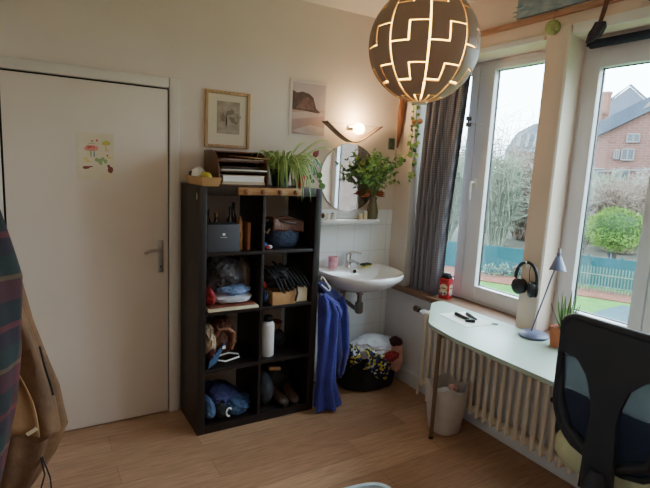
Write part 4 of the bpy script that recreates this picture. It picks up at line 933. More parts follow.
# ================================================================ LAUNDRY
lb = thing('laundry_bag', 'slumped black laundry bag on the floor in the corner', 'laundry bag', (1.38, -.22, 0))
m = MB(); heap(m, (1.365, -.20, .11), (.25, .16, .22), .002, 101, .22, 2.0, 4, top=.27); m.build('bag', BLACKC, lb)
PATT = mat('patterned_print', (24, 26, 40), .9, scale=16)
def patt():
    m = PATT; nt = m.node_tree; N = nt.nodes; L = nt.links; b = N['Principled BSDF']
    tc = N.new('ShaderNodeTexCoord'); vo = N.new('ShaderNodeTexVoronoi'); vo.inputs['Scale'].default_value = 52
    L.new(tc.outputs['Object'], vo.inputs['Vector']); sp_ = N.new('ShaderNodeSeparateColor'); L.new(vo.outputs['Color'], sp_.inputs[0])
    cr = N.new('ShaderNodeValToRGB'); cr.color_ramp.interpolation = 'CONSTANT'; e = cr.color_ramp.elements
    for _ in range(3): e.new(.5)
    for k, (p, c) in enumerate(((0, (22, 24, 34)), (.34, (190, 178, 62)), (.56, (36, 40, 92)), (.74, (206, 206, 210)), (.86, (26, 28, 40)))): e[k].position = p; e[k].color = lin(c)
    L.new(sp_.outputs[0], cr.inputs[0]); L.new(cr.outputs[0], b.inputs['Base Color'])
patt()
m = MB(); heap(m, (1.38, -.245, .31), (.19, .125, .075), .25, 103, .3, 2.6, 4, stretch=(1, 1, 2)); tag(m.build('white_sheet', WHITEC), 'rumpled white sheet across the top of the laundry pile', 'sheet')
m = MB(); m.grid(26, 22, lambda u, v: (1.20 + .23 * u + .04 * v, -.372 - .012 * math.sin(9 * u + 3 * v) - .02 * math.sin(PI * v) + .12 * max(0, v - .75), -.0 + .335 - .02 * u + .02 * math.sin(7 * u) - (1 - v) * (.13 + .10 * u)))
tag(m.build('patterned_dress', PATT, angle=180, thick=.006), 'yellow, navy and black patterned dress spilling down the laundry pile', 'dress')
m = MB(); heap(m, (1.165, -.27, .285), (.055, .09, .07), .18, 105, .35, 2.6, 4); tag(m.build('patterned_scarf', PATT), 'bunched patterned scarf at the laundry pile end by the blue robe', 'scarf')
m = MB(); heap(m, (1.535, -.31, .24), (.065, .075, .13), .04, 107, .22, 2.4, 4); tag(m.build('pink_towel', PINKC), 'pink towel hanging over the laundry bag end', 'towel')
m = MB(); heap(m, (1.45, -.385, .27), (.06, .035, .035), .2, 108, .3, 2.6, 4); tag(m.build('red_blouse', REDC), 'red blouse between the patterned dress and the pink towel', 'blouse')
m = MB(); heap(m, (1.525, -.33, .355), (.05, .05, .03), .3, 109, .3, 2.6, 4); tag(m.build('maroon_sock', mat('maroon_knit', (86, 36, 50), .9, col2=(60, 28, 40), scale=12, bump=.4)), 'maroon sock bundle on the pink towel', 'sock')

# ================================================================ OFFICE CHAIR
oc = thing('office_chair', 'black mesh-back office chair with pale seat tucked toward the desk', 'office chair', (1.15, -2.2, 0))
CY = -2.225
CH = mat('chair_black', (24, 30, 42), .5, col2=(30, 36, 48), scale=6)
MESH = bpy.data.materials.new('chair_mesh'); MESH.use_nodes = True
nt = MESH.node_tree; N = nt.nodes; L = nt.links; N.clear()
o_ = N.new('ShaderNodeOutputMaterial'); mx = N.new('ShaderNodeMixShader'); df = N.new('ShaderNodeBsdfDiffuse'); tr_ = N.new('ShaderNodeBsdfTransparent')
df.inputs[0].default_value = lin((44, 54, 78)); mx.inputs[0].default_value = .965
L.new(tr_.outputs[0], mx.inputs[1]); L.new(df.outputs[0], mx.inputs[2]); L.new(mx.outputs[0], o_.inputs[0])
def hw(v):   # half width of the back against height fraction (0 bottom - 1 top)
    if v < .35: return .06 + .145 * math.sqrt(max(0, 1 - ((.35 - v) / .35) ** 2))
    return .205 - .035 * (v - .35)
def backp(y, v, off=0.0):
    z = .60 + .53 * v
    x = .925 + .10 * (1 - v) ** 2 * .35 - .03 * v - .35 * (y - CY) ** 2 * 1.0 + off
    return V((x + .5 * (y - CY) ** 2, y, z))
vs_ = [k / 24 for k in range(25)]
edge = [backp(CY + hw(v), v) for v in vs_[:-2]]
tp_ = []
for k in range(9):
    a = (PI / 2) * k / 8; tp_.append(backp(CY + hw(.92) - .05 + .05 * math.cos(a), .92 + .08 * math.sin(a)))
half = edge + tp_
outl = half + [V((p.x, 2 * CY - p.y, p.z)) for p in reversed(half)]
m = MB(); m.tube(outl + [outl[0]], .014, 10); m.build('back_frame', CH, oc, angle=70)
m = MB()
m.grid(20, 24, lambda u, v: backp(CY + hw(min(v, .999)) * (2 * u - 1) * (1 if v < .93 else 1 - .25 * ((v - .93) / .07) ** 2), v)); m.build('back_mesh', MESH, oc, angle=180, recalc=False)
# upper solid pad and centre spine, with open "windows" either side lower down
m = MB()
pts = [(-.195, .985), (-.12, .985), (-.07, .93), (-.05, .86), (-.045, .80), (-.052, .70), (-.062, .50), (.062, .50), (.052, .70), (.045, .80), (.05, .86), (.07, .93), (.12, .985), (.195, .985), (.20, 1.10), (.17, 1.125), (-.17, 1.125), (-.20, 1.10)]
m.prism([(.892 + .06 * (1.1 - z) ** 2 * .6, CY + y, z) for y, z in pts], (.018, 0, 0), bev=.004); m.build('back_support', CH, oc, angle=40)
for s_ in (1, -1):
    m = MB(); m.tube([(.93, CY + s_ * .195, .95), (.925, CY + s_ * .185, .80), (.93, CY + s_ * .15, .69), (.94, CY + s_ * .05, .625)], [.012, .016, .018, .02], 10); m.build('lumbar_arm', CH, oc)
m = MB(); m.tube([(.915, CY, .60), (.915, CY, .55), (.925, CY, .49), (.97, CY, .43), (1.10, CY, .42)], [.03, .05, .05, .045, .04], 14); m.build('spine', CH, oc)
SEATM = mat('pale_seat_fabric', (196, 202, 168), .9, col2=(184, 190, 156), scale=14, bump=.2, bscale=90)
m = MB(); rings = []
for z, g_ in ((.475, .86), (.485, .95), (.51, 1.0), (.56, 1.0), (.582, .96), (.59, .86)):
    rings.append([(1.215 + .225 * g_ * math.copysign(abs(math.cos(a)) ** .55, math.cos(a)), CY + .285 * g_ * math.copysign(abs(math.sin(a)) ** .55, math.sin(a)), z) for a in [2 * PI * k / 40 for k in range(40)]])
m.loft(rings); m.build('seat', SEATM, oc, angle=60)
m = MB(); m.box((1.2, CY, .46), (.30, .28, .03), bev=.01); m.build('seat_plate', CH, oc)
for s_ in (1, -1):
    m = MB(); m.tube([(1.18, CY + s_ * .20, .44), (1.18, CY + s_ * .31, .46), (1.185, CY + s_ * .33, .52), (1.19, CY + s_ * .335, .635)], [.018, .018, .016, .016], 10)
    ao = m.build('armrest_post', CH, oc); MB().box((1.23, CY + s_ * .338, .655), (.17, .06, .026), bev=.012, seg=3).build('arm_pad', BLACKP, oc)
m = MB(); m.cyl((1.2, CY, .09), (1.2, CY, .43), .028, n=18); m.build('gas_column', BLACKM, oc)
for k in range(5):
    a = 2 * PI * k / 5 + .3; m = MB(); e2 = V((1.2 + .28 * math.cos(a), CY + .28 * math.sin(a), .075)); m.tube([(1.2, CY, .10), e2], [.028, .018], 10); lg = m.build('base_leg', CH, oc)
    m = MB(); tdir = V((-math.sin(a), math.cos(a), 0)); c = V((e2.x, e2.y, .028)); m.tube([c - tdir * .02, c + tdir * .02], .027, 16); m.build('caster', BLACKP, lg)

# ================================================================ PENDANT LAMP
GC = V((.282, -1.838, 2.021)); GR = .1705
pd = thing('pendant_lamp', 'spherical pendant lamp of dark stepped panels glowing through the gaps', 'pendant lamp', GC)
PAN = mat('lamp_panel', (168, 136, 114), .5, col2=(158, 127, 106), scale=3)
GLOW = mat('lamp_glow', (255, 222, 104), .5, emit=6.0)
NSEG, SUB = 9, 20
LON0 = math.radians(-31 - 90) - math.radians(4.5)
GLON, GLAT = 2.7, 2.1   # gap widths, degrees
STEP, SPAN, BASE = 18.0, 39.0, -45.5
sh_ = {}
lonw = 360 / NSEG
dl_ = lonw / SUB
lats = [-88 + 1.3 * k for k in range(int(176 / 1.3) + 1)]
def pid(seg, lon, lat):
    """which panel a point of a segment belongs to, or None inside a gap."""
    c = math.cos(math.radians(lat))
    g = min(GLON / max(c, .16) * .75, lonw * .42)
    if lon < g / 2 or lon > lonw - g / 2: return None
    mid = lonw / 2
    k = (lat - BASE) / SPAN
    # left half steps at BASE + n*SPAN, right half at BASE + STEP + n*SPAN
    kl = (lat - BASE) / SPAN; kr = (lat - BASE - STEP) / SPAN
    gl = GLAT / 2 / SPAN
    def near(q): return abs(q - round(q)) < gl
    if lon < mid + g * .25 and near(kl): return None
    if lon > mid - g * .25 and near(kr): return None
    if abs(lon - mid) < g / 2 and math.floor(kl) != math.floor(kr): return None
    return (seg, math.floor(kl) if lon < mid else math.floor(kr))
cells = {}
for s_ in range(NSEG):
    for i in range(SUB * 2):
        lo0 = i * dl_ / 2
        for j in range(len(lats) - 1):
            q = pid(s_, lo0 + dl_ / 4, (lats[j] + lats[j + 1]) / 2)
            if q: cells.setdefault(q, []).append((i, j))
for q, cl in cells.items():
    m = MB(); vm = {}
    def vx(i, j):
        if (i, j) not in vm:
            lo = math.radians(q[0] * lonw + i * dl_ / 2) + LON0; la = math.radians(lats[j])
            vm[(i, j)] = m.bm.verts.new((GR * math.cos(la) * math.cos(lo) + GC.x, GR * math.cos(la) * math.sin(lo) + GC.y, GR * math.sin(la) + GC.z))
        return vm[(i, j)]
    for i, j in cl: m.bm.faces.new((vx(i, j), vx(i + 1, j), vx(i + 1, j + 1), vx(i, j + 1)))
    po_ = m.build('panel', PAN, pd, angle=180, recalc=False, thick=.006); bv = po_.modifiers.new('edge', 'BEVEL'); bv.width = .0028; bv.segments = 2; bv.limit_method = 'ANGLE'; bv.angle_limit = math.radians(50)
m = MB(); m.ell(GC, GR - .014, 40); m.build('inner_diffuser', GLOW, pd)
m = MB(); m.lathe([(.022, -.004), (.026, 0), (.026, .010), (.01, .014)], GC + V((0, 0, -GR - .004)), 20); m.build('bottom_cap', mat('lamp_cap', (226, 206, 176), .4), pd)
m = MB(); m.cyl(GC + V((0, 0, GR - .005)), (GC.x, GC.y, ZC - .045), .004, n=10); m.build('cord', BONE, pd)
m = MB(); m.lathe([(.05, 0), (.045, -.035), (.012, -.045)], (GC.x, GC.y, ZC), 24); m.build('ceiling_rose', BONE, pd)
for dx, dz in ((-.009, .078), (.007, .073)):
    m = MB(); m.cyl(GC + V((dx, .0, -GR - .004)), GC + V((dx * 1.5, 0, -GR - dz + .02)), .0009, n=6); cd = m.build('pull_string', BONE, pd)
    MB().ell(GC + V((dx * 1.5, 0, -GR - dz + .012)), .0095, 16).build('bead', WOODL, cd)

# ================================================================ COATS AT THE DOOR SIDE
ck = thing('coat_rack', 'wooden coat rack on the wall beside the door', 'coat rack', (XL + .02, -1.45, 1.75))
MB().box((XL + .012, -1.45, 1.76), (.022, .70, .09), bev=.004).build('board', WOODM, ck)
for y in (-1.25, -1.42, -1.60): m = MB(); m.tube([(XL + .02, y, 1.75), (XL + .07, y, 1.755), (XL + .09, y, 1.785)], .008, 8); m.build('hook', BRASS, ck)
BRN = mat('brown_canvas', (122, 86, 54), .85, col2=(92, 62, 38), scale=7, bump=.9, bscale=9)
BRL = mat('tan_lining', (166, 128, 88), .85, col2=(146, 108, 72), scale=6, bump=.3, bscale=20)
jk = thing('brown_jacket', 'brown canvas jacket with drawcord hem hanging beside the door', 'jacket', (-.93, -1.27, .5))
rows = [(1.70, -1.04, -1.27, .03, .05), (1.60, -1.02, -1.27, .07, .11), (1.45, -1.0, -1.27, .085, .13), (1.25, -.965, -1.27, .11, .13), (1.05, -.93, -1.27, .125, .12), (.85, -.905, -1.27, .145, .11), (.70, -.895, -1.27, .15, .10), (.60, -.905, -1.27, .125, .09), (.50, -.94, -1.27, .10, .08), (.42, -.96, -1.27, .06, .06)]
m = MB(); m.loft(gown(dense(rows, 4), n=64, folds=8, amp=.11, seed=3)); m.build('body', BRN, jk, angle=80)
m = MB(); m.loft(gown(dense([(1.36, -.93, -1.40, .03, .04), (1.2, -.90, -1.41, .05, .05), (1.0, -.845, -1.42, .055, .05), (.86, -.815, -1.42, .05, .045), (.76, -.80, -1.42, .045, .04), (.74, -.80, -1.42, .03, .03)], 5), n=36, folds=4, amp=.10, seed=5)); m.build('sleeve', BRN, jk, angle=80)
m = MB(); m.grid(12, 12, lambda u, v: (-.945 + .135 * u - .075 * v * u + .012 * math.sin(5 * v), -1.475 - .008 * math.sin(6 * u), .82 + .34 * v - .05 * u)); m.build('front_flap', BRL, jk, angle=180, thick=.005)
MB().box((-.83, -1.486, .80), (.03, .004, .012), RY(-.5)).build('flap_tag', CREAM, jk)
m = MB(); m.tube([(-.815, -1.33, .66), (-.80, -1.37, .58), (-.825, -1.39, .50), (-.85, -1.385, .40)], .0028, 6); m.tube([(-.815, -1.33, .66), (-.785, -1.36, .56), (-.78, -1.37, .47)], .0028, 6); m.build('drawcord', BLACKM, jk)
m = MB(); m.tube([(-.80, -1.475, 1.06), (-.79, -1.478, 1.0), (-.775, -1.476, .93), (-.77, -1.475, .9)], .0035, 6); m.build('pocket_zip', BLACKM, jk)
pl = thing('plaid_coat', 'dark red and green plaid wool coat hanging in front of the brown jacket', 'coat', (-.97, -1.62, .4))
m = MB(); m.loft(gown(dense([(1.785, -1.02, -1.60, .012, .02), (1.70, -1.03, -1.60, .03, .06), (1.60, -1.01, -1.60, .07, .08), (1.48, -.965, -1.60, .085, .09), (1.30, -.946, -1.60, .105, .09), (1.10, -.952, -1.60, .107, .09), (.95, -.968, -1.60, .102, .09), (.8, -.985, -1.60, .09, .09), (.65, -.995, -1.60, .07, .08), (.5, -1.02, -1.60, .05, .06), (.42, -1.03, -1.60, .04, .05)], 4), n=48, folds=5, amp=.05, seed=8)); m.build('body', PLAID, pl, angle=80)
m = MB(); m.loft(gown(dense([(1.58, -1.02, -1.67, .05, .05), (1.2, -1.01, -1.69, .055, .05), (.95, -1.01, -1.70, .05, .045), (.93, -1.01, -1.70, .045, .04)], 4), n=30, folds=4, amp=.06, seed=9)); m.build('sleeve', PLAID, pl, angle=80)

# ================================================================ FOLDED BEDDING CORNER AT THE FLOOR
bd = thing('storage_crate', 'corner of a pale blue-white fabric crate with dark inside on the floor', 'crate', (.60, -1.5, 0))
m = MB()
LB = mat('pale_blue_weave', (198, 212, 218), .8, col2=(176, 196, 206), scale=20, bump=.3)
def crr(h, s_, z): 
    c = V((.572, -1.46, 0)) + (RZ(-.12) @ V((-.27, -.24, 0))); out = []
    for k in range(40):
        a = 2 * PI * k / 40; p = V((s_ * .27 * math.copysign(abs(math.cos(a)) ** .4, math.cos(a)), s_ * .24 * math.copysign(abs(math.sin(a)) ** .4, math.sin(a)), z)); out.append(c + (RZ(-.12) @ p))
    return out
m.loft([crr(0, .93, .003), crr(0, 1.0, .10), crr(0, 1.0, .20), crr(0, .985, .21), crr(0, .94, .205), crr(0, .90, .06)], True, True, True); m.build('crate_wall', LB, bd, angle=60)
m = MB(); heap(m, V((.572, -1.46, .11)) + (RZ(-.12) @ V((-.27, -.24, 0))), (.18, .155, .05), .07, 120, .3, 2.2, 4); tag(m.build('dark_blanket', mat('teal_grey_blanket', (58, 78, 86), .9, col2=(44, 60, 68), scale=8, bump=.4)), 'dark teal blanket folded inside the pale crate', 'blanket')

# ================================================================ OUTSIDE
O = V((-.81, -3.107, 0)); GZ = -1.2
def ext(az, r, z=GZ): a = math.radians(az); return V((O.x + r * math.sin(a), O.y + r * math.cos(a), z))
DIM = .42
def haze_dim(c, k=.50, h=.14):  # mixes distance haze into outdoor colours and dims them against the strong sky
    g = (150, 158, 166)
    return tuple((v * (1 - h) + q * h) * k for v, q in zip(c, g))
def emat(name, c, c2, scale=2.0, rough=.95, **k): return mat(name, haze_dim(c), rough, col2=haze_dim(c2), scale=scale, spec=.1, **k)
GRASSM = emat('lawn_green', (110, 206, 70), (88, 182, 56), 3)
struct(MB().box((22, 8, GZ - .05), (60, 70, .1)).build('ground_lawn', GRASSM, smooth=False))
m = MB(); m.prism([ext(25, 15.75, GZ), ext(48, 15.75, GZ), ext(71, 15.75, GZ), ext(80, 60, GZ), ext(25, 60, GZ)], (0, 0, .04))
struct(m.build('ground_scrub', emat('scrub_ground', (150, 146, 122), (122, 116, 96), 1.5), smooth=False))
# orange gravel border, teal tarp
m = MB(); m.prism([ext(45, 13.9, GZ), ext(57, 13.5, GZ), ext(69, 13.5, GZ), ext(69, 14.6, GZ), ext(57, 14.6, GZ), ext(45, 15.4, GZ)], (0, 0, .03))
struct(m.build('ground_border', emat('red_gravel', (200, 120, 90), (170, 96, 72), 8), smooth=False))
m = MB(); m.prism([ext(60.6, 11.8, GZ), ext(63, 12.9, GZ), ext(70, 12.9, GZ), ext(70, 7, GZ), ext(58.9, 7.6, GZ)], (0, 0, .06))
tag(m.build('garden_tarp', emat('teal_tarp', (90, 140, 150), (76, 124, 138), 2), smooth=False), 'blue-green tarp spread over the garden lawn', 'tarp')
# teal mesh fence panels with posts
def fence(name, label, az0, az1, r, h, mt, n, pick=False):
    t = thing(name, label, 'fence', ext((az0 + az1) / 2, r)); p0, p1 = ext(az0, r), ext(az1, r)
    if not pick:
        m = MB(); dd = (p1 - p0).normalized(); nn = V((-dd.y, dd.x, 0)) * .02
        m.prism([p0 - nn, p1 - nn, p1 + nn, p0 + nn], (0, 0, h)); m.build('mesh_panel', mt, t, smooth=False)
        for k in range(n + 1): q = p0.lerp(p1, k / n); MB().cyl(q, q + V((0, 0, h + .06)), .03, n=8).build('post', mt, t)
    else:
        for k in range(n): q = p0.lerp(p1, k / (n - 1)); MB().box(q + V((0, 0, h / 2)), (.024, .024, h), bev=0).build('picket', mt, t, smooth=False)
        m = MB()
        for z in (.25, .7): m.tube([p0 + V((0, 0, h * z)), p1 + V((0, 0, h * z))], .02, 6)
        m.build('rail', mt, t)
TEALF = emat('teal_screen', (44, 128, 136), (36, 112, 122), 1.2)
fence('garden_fence', 'teal screen fence along the back of the garden', 42, 71, 15.6, .78, TEALF, 10)
fence('picket_fence', 'pale green picket fence in front of the teal screen', 57.8, 66, 14.2, .66, emat('picket_green', (150, 190, 160), (126, 168, 142), 2), 30, True)
# flowering ground plants by the left window border
random.seed(31)
def leafball(name, label, cat, c, size, n, ls, mats, seed, core=None, group=None, trunk=None):
    random.seed(seed); t = thing(name, label, cat, (c[0], c[1], GZ), group)
    m = MB(); c = V(c)
    for k in range(n):
        v = V((random.gauss(0, 1), random.gauss(0, 1), random.gauss(0, 1))).normalized(); rr = random.uniform(.72, 1.05) * (1 + .22 * noise.noise(v * 2.3 + V((seed, 0, 0))))
        p = c + V((v.x * size[0], v.y * size[1], v.z * size[2])) * rr
        d2 = (v + V((random.uniform(-.6, .6), random.uniform(-.6, .6), random.uniform(-.3, .8)))).normalized()
        leaf(m, p, d2, v + V((0, 0, .5)), ls * random.uniform(.7, 1.3), ls * .55, random.randrange(len(mats)), 2)
    m.build('foliage', mats, t, angle=80, recalc=False)
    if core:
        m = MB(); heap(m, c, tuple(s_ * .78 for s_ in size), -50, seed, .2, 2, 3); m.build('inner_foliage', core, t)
    m = MB()
    for k in range(5): m.tube([(c.x, c.y, GZ), (c.x + random.uniform(-.3, .3) * size[0], c.y + random.uniform(-.3, .3) * size[1], c.z)], [.05, .03], 6)
    m.build('trunk', trunk or emat('bark', (110, 92, 78), (88, 72, 60), 6), t)
    return t
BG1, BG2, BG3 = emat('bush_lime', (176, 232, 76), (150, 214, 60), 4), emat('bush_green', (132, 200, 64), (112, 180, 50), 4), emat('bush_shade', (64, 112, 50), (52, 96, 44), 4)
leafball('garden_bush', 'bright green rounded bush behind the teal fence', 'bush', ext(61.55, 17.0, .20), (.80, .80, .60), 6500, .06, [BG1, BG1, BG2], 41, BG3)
RB1 = emat('rust_shrub', (150, 112, 100), (122, 90, 84), 4)
leafball('rust_shrub', 'rust-coloured shrub beside the bright green bush', 'shrub', ext(58.2, 18.2, .1), (.45, .45, 1.0), 500, .09, [RB1, emat('rust_shrub_dark', (110, 84, 78), (92, 72, 68), 4)], 42)
for k, (az, r, lb_) in enumerate(((49.9, 14.6, 'low mint-green plant at the gravel border, beside the window frame'), (51.35, 14.7, 'low pale green plant in the middle of the gravel border'), (52.8, 14.8, 'low plant with pinkish leaves on the gravel border'))):
    leafball('border_plant', lb_, 'plant', ext(az, r, GZ + .12), (.15, .15, .2), 200, .08, [emat('mint_leaf', (140, 200, 170), (110, 180, 150), 6), emat('mint_pale', (190, 214, 196), (170, 200, 180), 6)] if k < 2 else [emat('pinkish_leaf', (210, 150, 140), (190, 130, 120), 6), emat('mint_leaf2', (120, 180, 150), (100, 160, 130), 6)], 50 + k)
# bare twiggy shrubs and trees
TW = [mat('twig_grey', (129, 127, 118), .95, col2=(109, 108, 98), scale=3), mat('twig_green', (112, 115, 98), .95, col2=(91, 98, 80), scale=3), mat('twig_brown', (119, 100, 88), .95, col2=(99, 83, 71), scale=3)]
def twigs(name, label, cat, c, R, H, n, seed, mi, core=True, group=None):
    random.seed(seed); t = thing(name, label, cat, (c.x, c.y, GZ), group); m = MB()
    for k in range(n):
        a = random.uniform(0, 2 * PI); r0 = R * .35 * random.random(); p = V((c.x + r0 * math.cos(a), c.y + r0 * math.sin(a), GZ + .1))
        a2 = a + random.uniform(-.8, .8); hh = H * random.uniform(.45, 1.0); r1 = R * random.uniform(.3, 1.0)
        q = V((c.x + r1 * math.cos(a2), c.y + r1 * math.sin(a2), GZ + hh)); mdl = p.lerp(q, .5) + V((random.uniform(-.3, .3), random.uniform(-.3, .3), .25 * hh * random.random()))
        m.tube([p, mdl, q], [.03, .02, .008], 3, False)
        for j in range(7):
            u = random.uniform(.25, 1); s0 = p.lerp(mdl, u * 2) if u < .5 else mdl.lerp(q, u * 2 - 1)
            e0 = s0 + V((random.uniform(-1, 1), random.uniform(-1, 1), random.uniform(-.3, .8))) * H * .15
            m.tube([s0, e0], [.013, .006], 3, False)
    m.build('branches', TW[mi], t, angle=180, recalc=False)
tl = [('bare grey-green shrub seen past the curtain edge', 44.5, 20, 1.0, 3.6, 1), ('tall pale twiggy shrub in the narrow window pane', 47.5, 20.5, 1.0, 4.2, 0), ('dense bare shrub behind the mint-green border plant', 50.2, 20, 1.0, 3.6, 1), ('brownish bare shrub next to the window pier', 53.0, 20.5, 1.7, 3.6, 2), ('grey shrub hidden partly by the window pier', 56, 21, 1.6, 3.2, 0), ('olive scrub below the brick house gable', 59.3, 22, 1.7, 2.9, 1), ('brownish scrub above the bright green bush', 62.0, 22.5, 1.8, 2.9, 2), ('pale scrub at the far window edge', 65.0, 22.5, 1.8, 3.0, 0), ('grey scrub beyond the second casement', 68.5, 22.5, 1.8, 3.0, 1)]
for k, (lb_, az, r, R, H, mi) in enumerate(tl): twigs('bare_shrub', lb_, 'shrub', ext(az, r + (3.2 if k % 2 else 0)), R * .8, H * (1.12 if k % 2 else 1), 420, 60 + k, mi)
twigs('bare_tree', 'tall leafless tree rising above the shrubs', 'tree', ext(49.6, 30), 2.2, 6.6, 90, 80, 0, False)
twigs('bare_tree', 'slim leafless tree by the narrow pane', 'tree', ext(44.8, 36), 2.0, 6.0, 90, 81, 1, False)

# brick house: gable wall, slate roof, chimneys, windows
def facade(az0, az1, r0, r1): return ext(az0, r0), ext(az1, r1)
BRK = brick_mat('outside_brick', haze_dim((200, 104, 82)), haze_dim((176, 88, 70)), haze_dim((200, 170, 156)), .5, .16, .02, .95, 'YZ', 0)
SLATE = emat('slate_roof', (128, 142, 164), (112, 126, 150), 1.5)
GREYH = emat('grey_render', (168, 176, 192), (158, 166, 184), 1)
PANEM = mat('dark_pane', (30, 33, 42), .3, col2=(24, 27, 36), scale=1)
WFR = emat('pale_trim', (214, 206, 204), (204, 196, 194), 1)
hs = thing('brick_house', 'red brick house with sloping slate roof beyond the garden', 'house', ext(62, 38))
A0, A1 = ext(58.2, 38), ext(69.5, 38)
def zt(t, r=38): return 1.63 + t * r
def onf(u, t, off=0.0):
    p = A0.lerp(A1, u); nn = (A1 - A0).normalized(); nn = V((-nn.y, nn.x, 0)); nn = nn if nn.dot(O - A0) > 0 else -nn
    return V((p.x, p.y, zt(t))) + nn * off
bw = (A1 - A0); back = V((bw.y, -bw.x, 0)).normalized() * 6
if back.dot(O - A0) > 0: back = -back
base0, base1 = V((A0.x, A0.y, GZ)), V((A1.x, A1.y, GZ))
m = MB(); m.prism([base0, base1, onf(1, .15), onf(.6, .138), onf(0, .072)], back); m.build('wall', BRK, hs, smooth=False)
m = MB(); m.prism([onf(-.03, .066, .35), onf(.62, .139, .35), onf(1.02, .15, .35), onf(1.02, .172, .35), onf(.6, .162, .35), onf(-.03, .090, .35)], back * 1.02); m.build('roof', SLATE, hs, smooth=False)
for (u0, u1, t0, t1) in ((.28, .37, .066, .079), (.20, .235, .038, .052), (.255, .345, .036, .054), (.04, .14, -.002, .020), (.21, .33, -.002, .020), (.5, .6, .03, .05), (.7, .8, .03, .05)):
    m = MB(); m.prism([onf(u0, t0, .12), onf(u1, t0, .12), onf(u1, t1, .12), onf(u0, t1, .12)], back * .01); q = m.build('window', PANEM, hs, smooth=False)
    m = MB()
    for a, b_ in (((u0, t0), (u1, t0)), ((u1, t0), (u1, t1)), ((u1, t1), (u0, t1)), ((u0, t1), (u0, t0)), (((u0 + u1) / 2, t0), ((u0 + u1) / 2, t1))): m.tube([onf(a[0], a[1], .13), onf(b_[0], b_[1], .13)], .05, 4)
    m.build('window_trim', WFR, q)
CHM = brick_mat('chimney_brick', haze_dim((236, 130, 92)), haze_dim((216, 112, 76)), haze_dim((190, 160, 144)), .5, .16, .02, .95, 'YZ', 0)
for az, r, t0, t1, wd in ((59.15, 40, .06, .148, .42), (58.75, 39.5, .05, .115, .6)):
    p = ext(az, r, 0); m = MB(); z0, z1 = zt(t0, r), zt(t1, r); m.box((p.x, p.y, (z0 + z1) / 2), (wd, wd, z1 - z0)); m.box((p.x, p.y, z1), (wd * 1.15, wd * 1.15, .2)); q = m.build('chimney', CHM, hs, smooth=False)
m = MB(); m.prism([onf(.36, .118, .40), onf(.50, .132, .40), onf(.54, .142, .40), onf(.40, .130, .40)], back * .005); m.build('skylight', WFR, hs, smooth=False)
m = MB(); m.prism([onf(-.02, .012, .15), onf(1, .030, .15), onf(1, .033, .15), onf(-.02, .015, .15)], back * .01); m.build('string_course', WFR, hs, smooth=False)
# grey gabled house behind
gh = thing('grey_house', 'tall pale grey gabled house behind the brick house', 'house', ext(61.5, 55))
def zf(t): return 1.63 + t * 55
g0, g1, gp = ext(57.6, 55, 0), ext(65.5, 55, 0), ext(61.0, 55, 0)
bk2 = back.normalized() * 10
m = MB(); m.prism([V((g0.x, g0.y, GZ)), V((g1.x, g1.y, GZ)), V((g1.x, g1.y, zf(.085))), V((gp.x, gp.y, zf(.158))), V((ext(59.6, 55).x, ext(59.6, 55).y, zf(.136))), V((g0.x, g0.y, zf(.128)))], bk2); m.build('wall', GREYH, gh, smooth=False)
m = MB(); m.tube([V((ext(59.5, 55).x, ext(59.5, 55).y, zf(.137))), V((gp.x, gp.y, zf(.161))), V((g1.x, g1.y, zf(.088)))], .12, 6); m.build('roof_edge', GREYH, gh)
# mansard house in the first window
mh = thing('mansard_house', 'hazy grey house with dormer windows behind bare shrubs', 'house', ext(53, 45))
def zm(t): return 1.63 + t * 45
m0, m1 = ext(50.3, 45, 0), ext(57.5, 45, 0); bk3 = V(((m1 - m0).y, -(m1 - m0).x, 0)).normalized() * 7
if bk3.dot(O - m0) > 0: bk3 = -bk3
def onm(u, t, off=0.0): p = m0.lerp(m1, u); return V((p.x, p.y, zm(t))) - bk3.normalized() * off
m = MB(); m.prism([V((m0.x, m0.y, GZ)), V((m1.x, m1.y, GZ)), onm(1, .045), onm(0, .045)], bk3); m.build('wall', emat('beige_render', (186, 176, 168), (172, 164, 158), 1), mh, smooth=False)
m = MB(); m.prism([onm(-.02, .045, .4), onm(1, .045, .4), onm(1, .105, -1.6), onm(.35, .100, -1.6), onm(.12, .082, -1.2)], bk3 * .9); m.build('roof', emat('grey_slate', (150, 160, 172), (134, 146, 160), 1.4), mh, smooth=False)
for u in (.14, .25, .36, .5, .66, .82):
    m = MB(); m.prism([onm(u, .054, .32), onm(u + .045, .054, .32), onm(u + .06, .08, -.55), onm(u + .02, .08, -.55)], bk3 * .02); m.build('dormer', WFR, mh, smooth=False)
for u in (.1, .25, .4, .55, .7, .85):
    m = MB(); m.prism([onm(u, .005, .1), onm(u + .06, .005, .1), onm(u + .06, .033, .1), onm(u, .033, .1)], bk3 * .01); m.build('window', PANEM, mh, smooth=False)
# neighbouring brick house seen only in the mirror
nb = thing('neighbour_house', 'red brick neighbouring house seen in the round mirror', 'house', (9, -13, GZ))
m = MB(); m.box((9.5, -15, 2.2), (9, 5, 6.8)); m.build('wall', brick_mat('neighbour_brick', haze_dim((200, 140, 120)), haze_dim((176, 116, 100)), haze_dim((190, 172, 162)), .24, .08, .008, .95, 'XZ', 0), nb, smooth=False)
m = MB(); m.prism([(4.8, -12.3, 5.5), (4.8, -17.7, 5.5), (4.8, -15, 8)], (9.4, 0, 0)); m.build('roof', SLATE, nb, smooth=False)
for x in (6.2, 8.6, 11): m = MB(); m.box((x, -12.48, 2.4), (.9, .06, 1.4)); m.build('window', PANEM, nb, smooth=False)

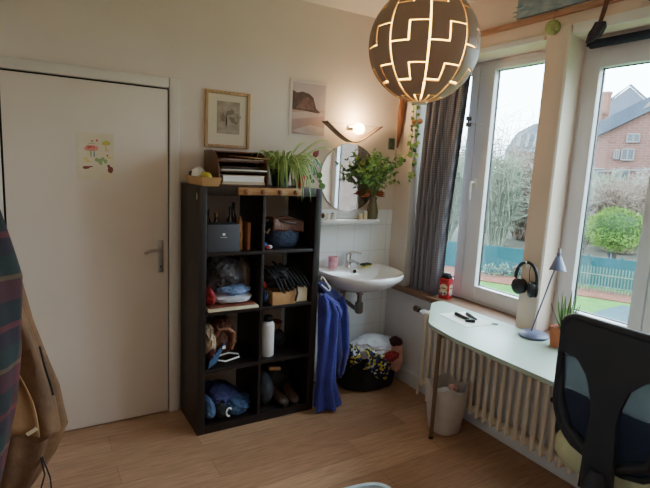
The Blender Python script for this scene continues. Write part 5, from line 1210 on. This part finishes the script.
# ================================================================ LIGHT
wld = bpy.data.worlds.new('overcast'); sc.world = wld; wld.use_nodes = True
bgn = wld.node_tree.nodes['Background']; bgn.inputs[0].default_value = (.86, .93, 1.0, 1); bgn.inputs[1].default_value = 14.0
def portal(y0, y1):
    l = bpy.data.lights.new('portal', 'AREA'); l.shape = 'RECTANGLE'; l.size = abs(y1 - y0); l.size_y = ZT - ZS; l.cycles.is_portal = True
    o = bpy.data.objects.new('window_portal', l); COL.objects.link(o); o.location = (1.92, (y0 + y1) / 2, (ZS + ZT) / 2); o.rotation_euler = (0, PI / 2, 0)
    o.rotation_euler = (0, PI / 2, 0)
portal(WY0, WY1); portal(WY2, WY3)
def lamp(name, loc, energy, col, r, typ='POINT'):
    l = bpy.data.lights.new(name, typ); l.energy = energy; l.color = col
    l.shadow_soft_size = r
    o = bpy.data.objects.new(name, l); COL.objects.link(o); o.location = loc; return o
lamp('bulb_light', (1.25, -.10, 1.97), 4.6, (1, .68, .36), .04)

lamp('pendant_light', GC, 9, (1, .70, .42), .195)
lamp('room_fill', (-.1, -3.7, 2.35), 5, (1, .90, .80), .35)  # unseen warm fill added behind the camera to lift the darker interior

# ================================================================ CAMERA
yaw, pitch, roll, F = .542295, .154222, .0490855, 495.284
cyw, syw, cp_, spt = math.cos(yaw), math.sin(yaw), math.cos(pitch), math.sin(pitch)
f = V((syw * cp_, cyw * cp_, -spt)); r = V((cyw, -syw, 0)); u = r.cross(f)
r2 = r * math.cos(roll) + u * math.sin(roll); u2 = -r * math.sin(roll) + u * math.cos(roll)
cam = bpy.data.cameras.new('camera'); co = bpy.data.objects.new('camera', cam); COL.objects.link(co)
M = Matrix.Identity(4)
for i in range(3): M[i][0] = r2[i]; M[i][1] = u2[i]; M[i][2] = -f[i]
M.translation = V((-.810872, -3.10708, 1.62801)); co.matrix_world = M
cam.sensor_fit = 'HORIZONTAL'; cam.sensor_width = 36; cam.lens = F / 650 * 36; cam.clip_start = .02; cam.clip_end = 300
sc.camera = co
sc.view_settings.view_transform = 'AgX'; sc.view_settings.look = 'None'; sc.view_settings.exposure = 0.6
sc.cycles.max_bounces = 10; sc.cycles.diffuse_bounces = 6; sc.cycles.transparent_max_bounces = 16
for o in list(bpy.data.objects):
    if '_local' in o: del o['_local']
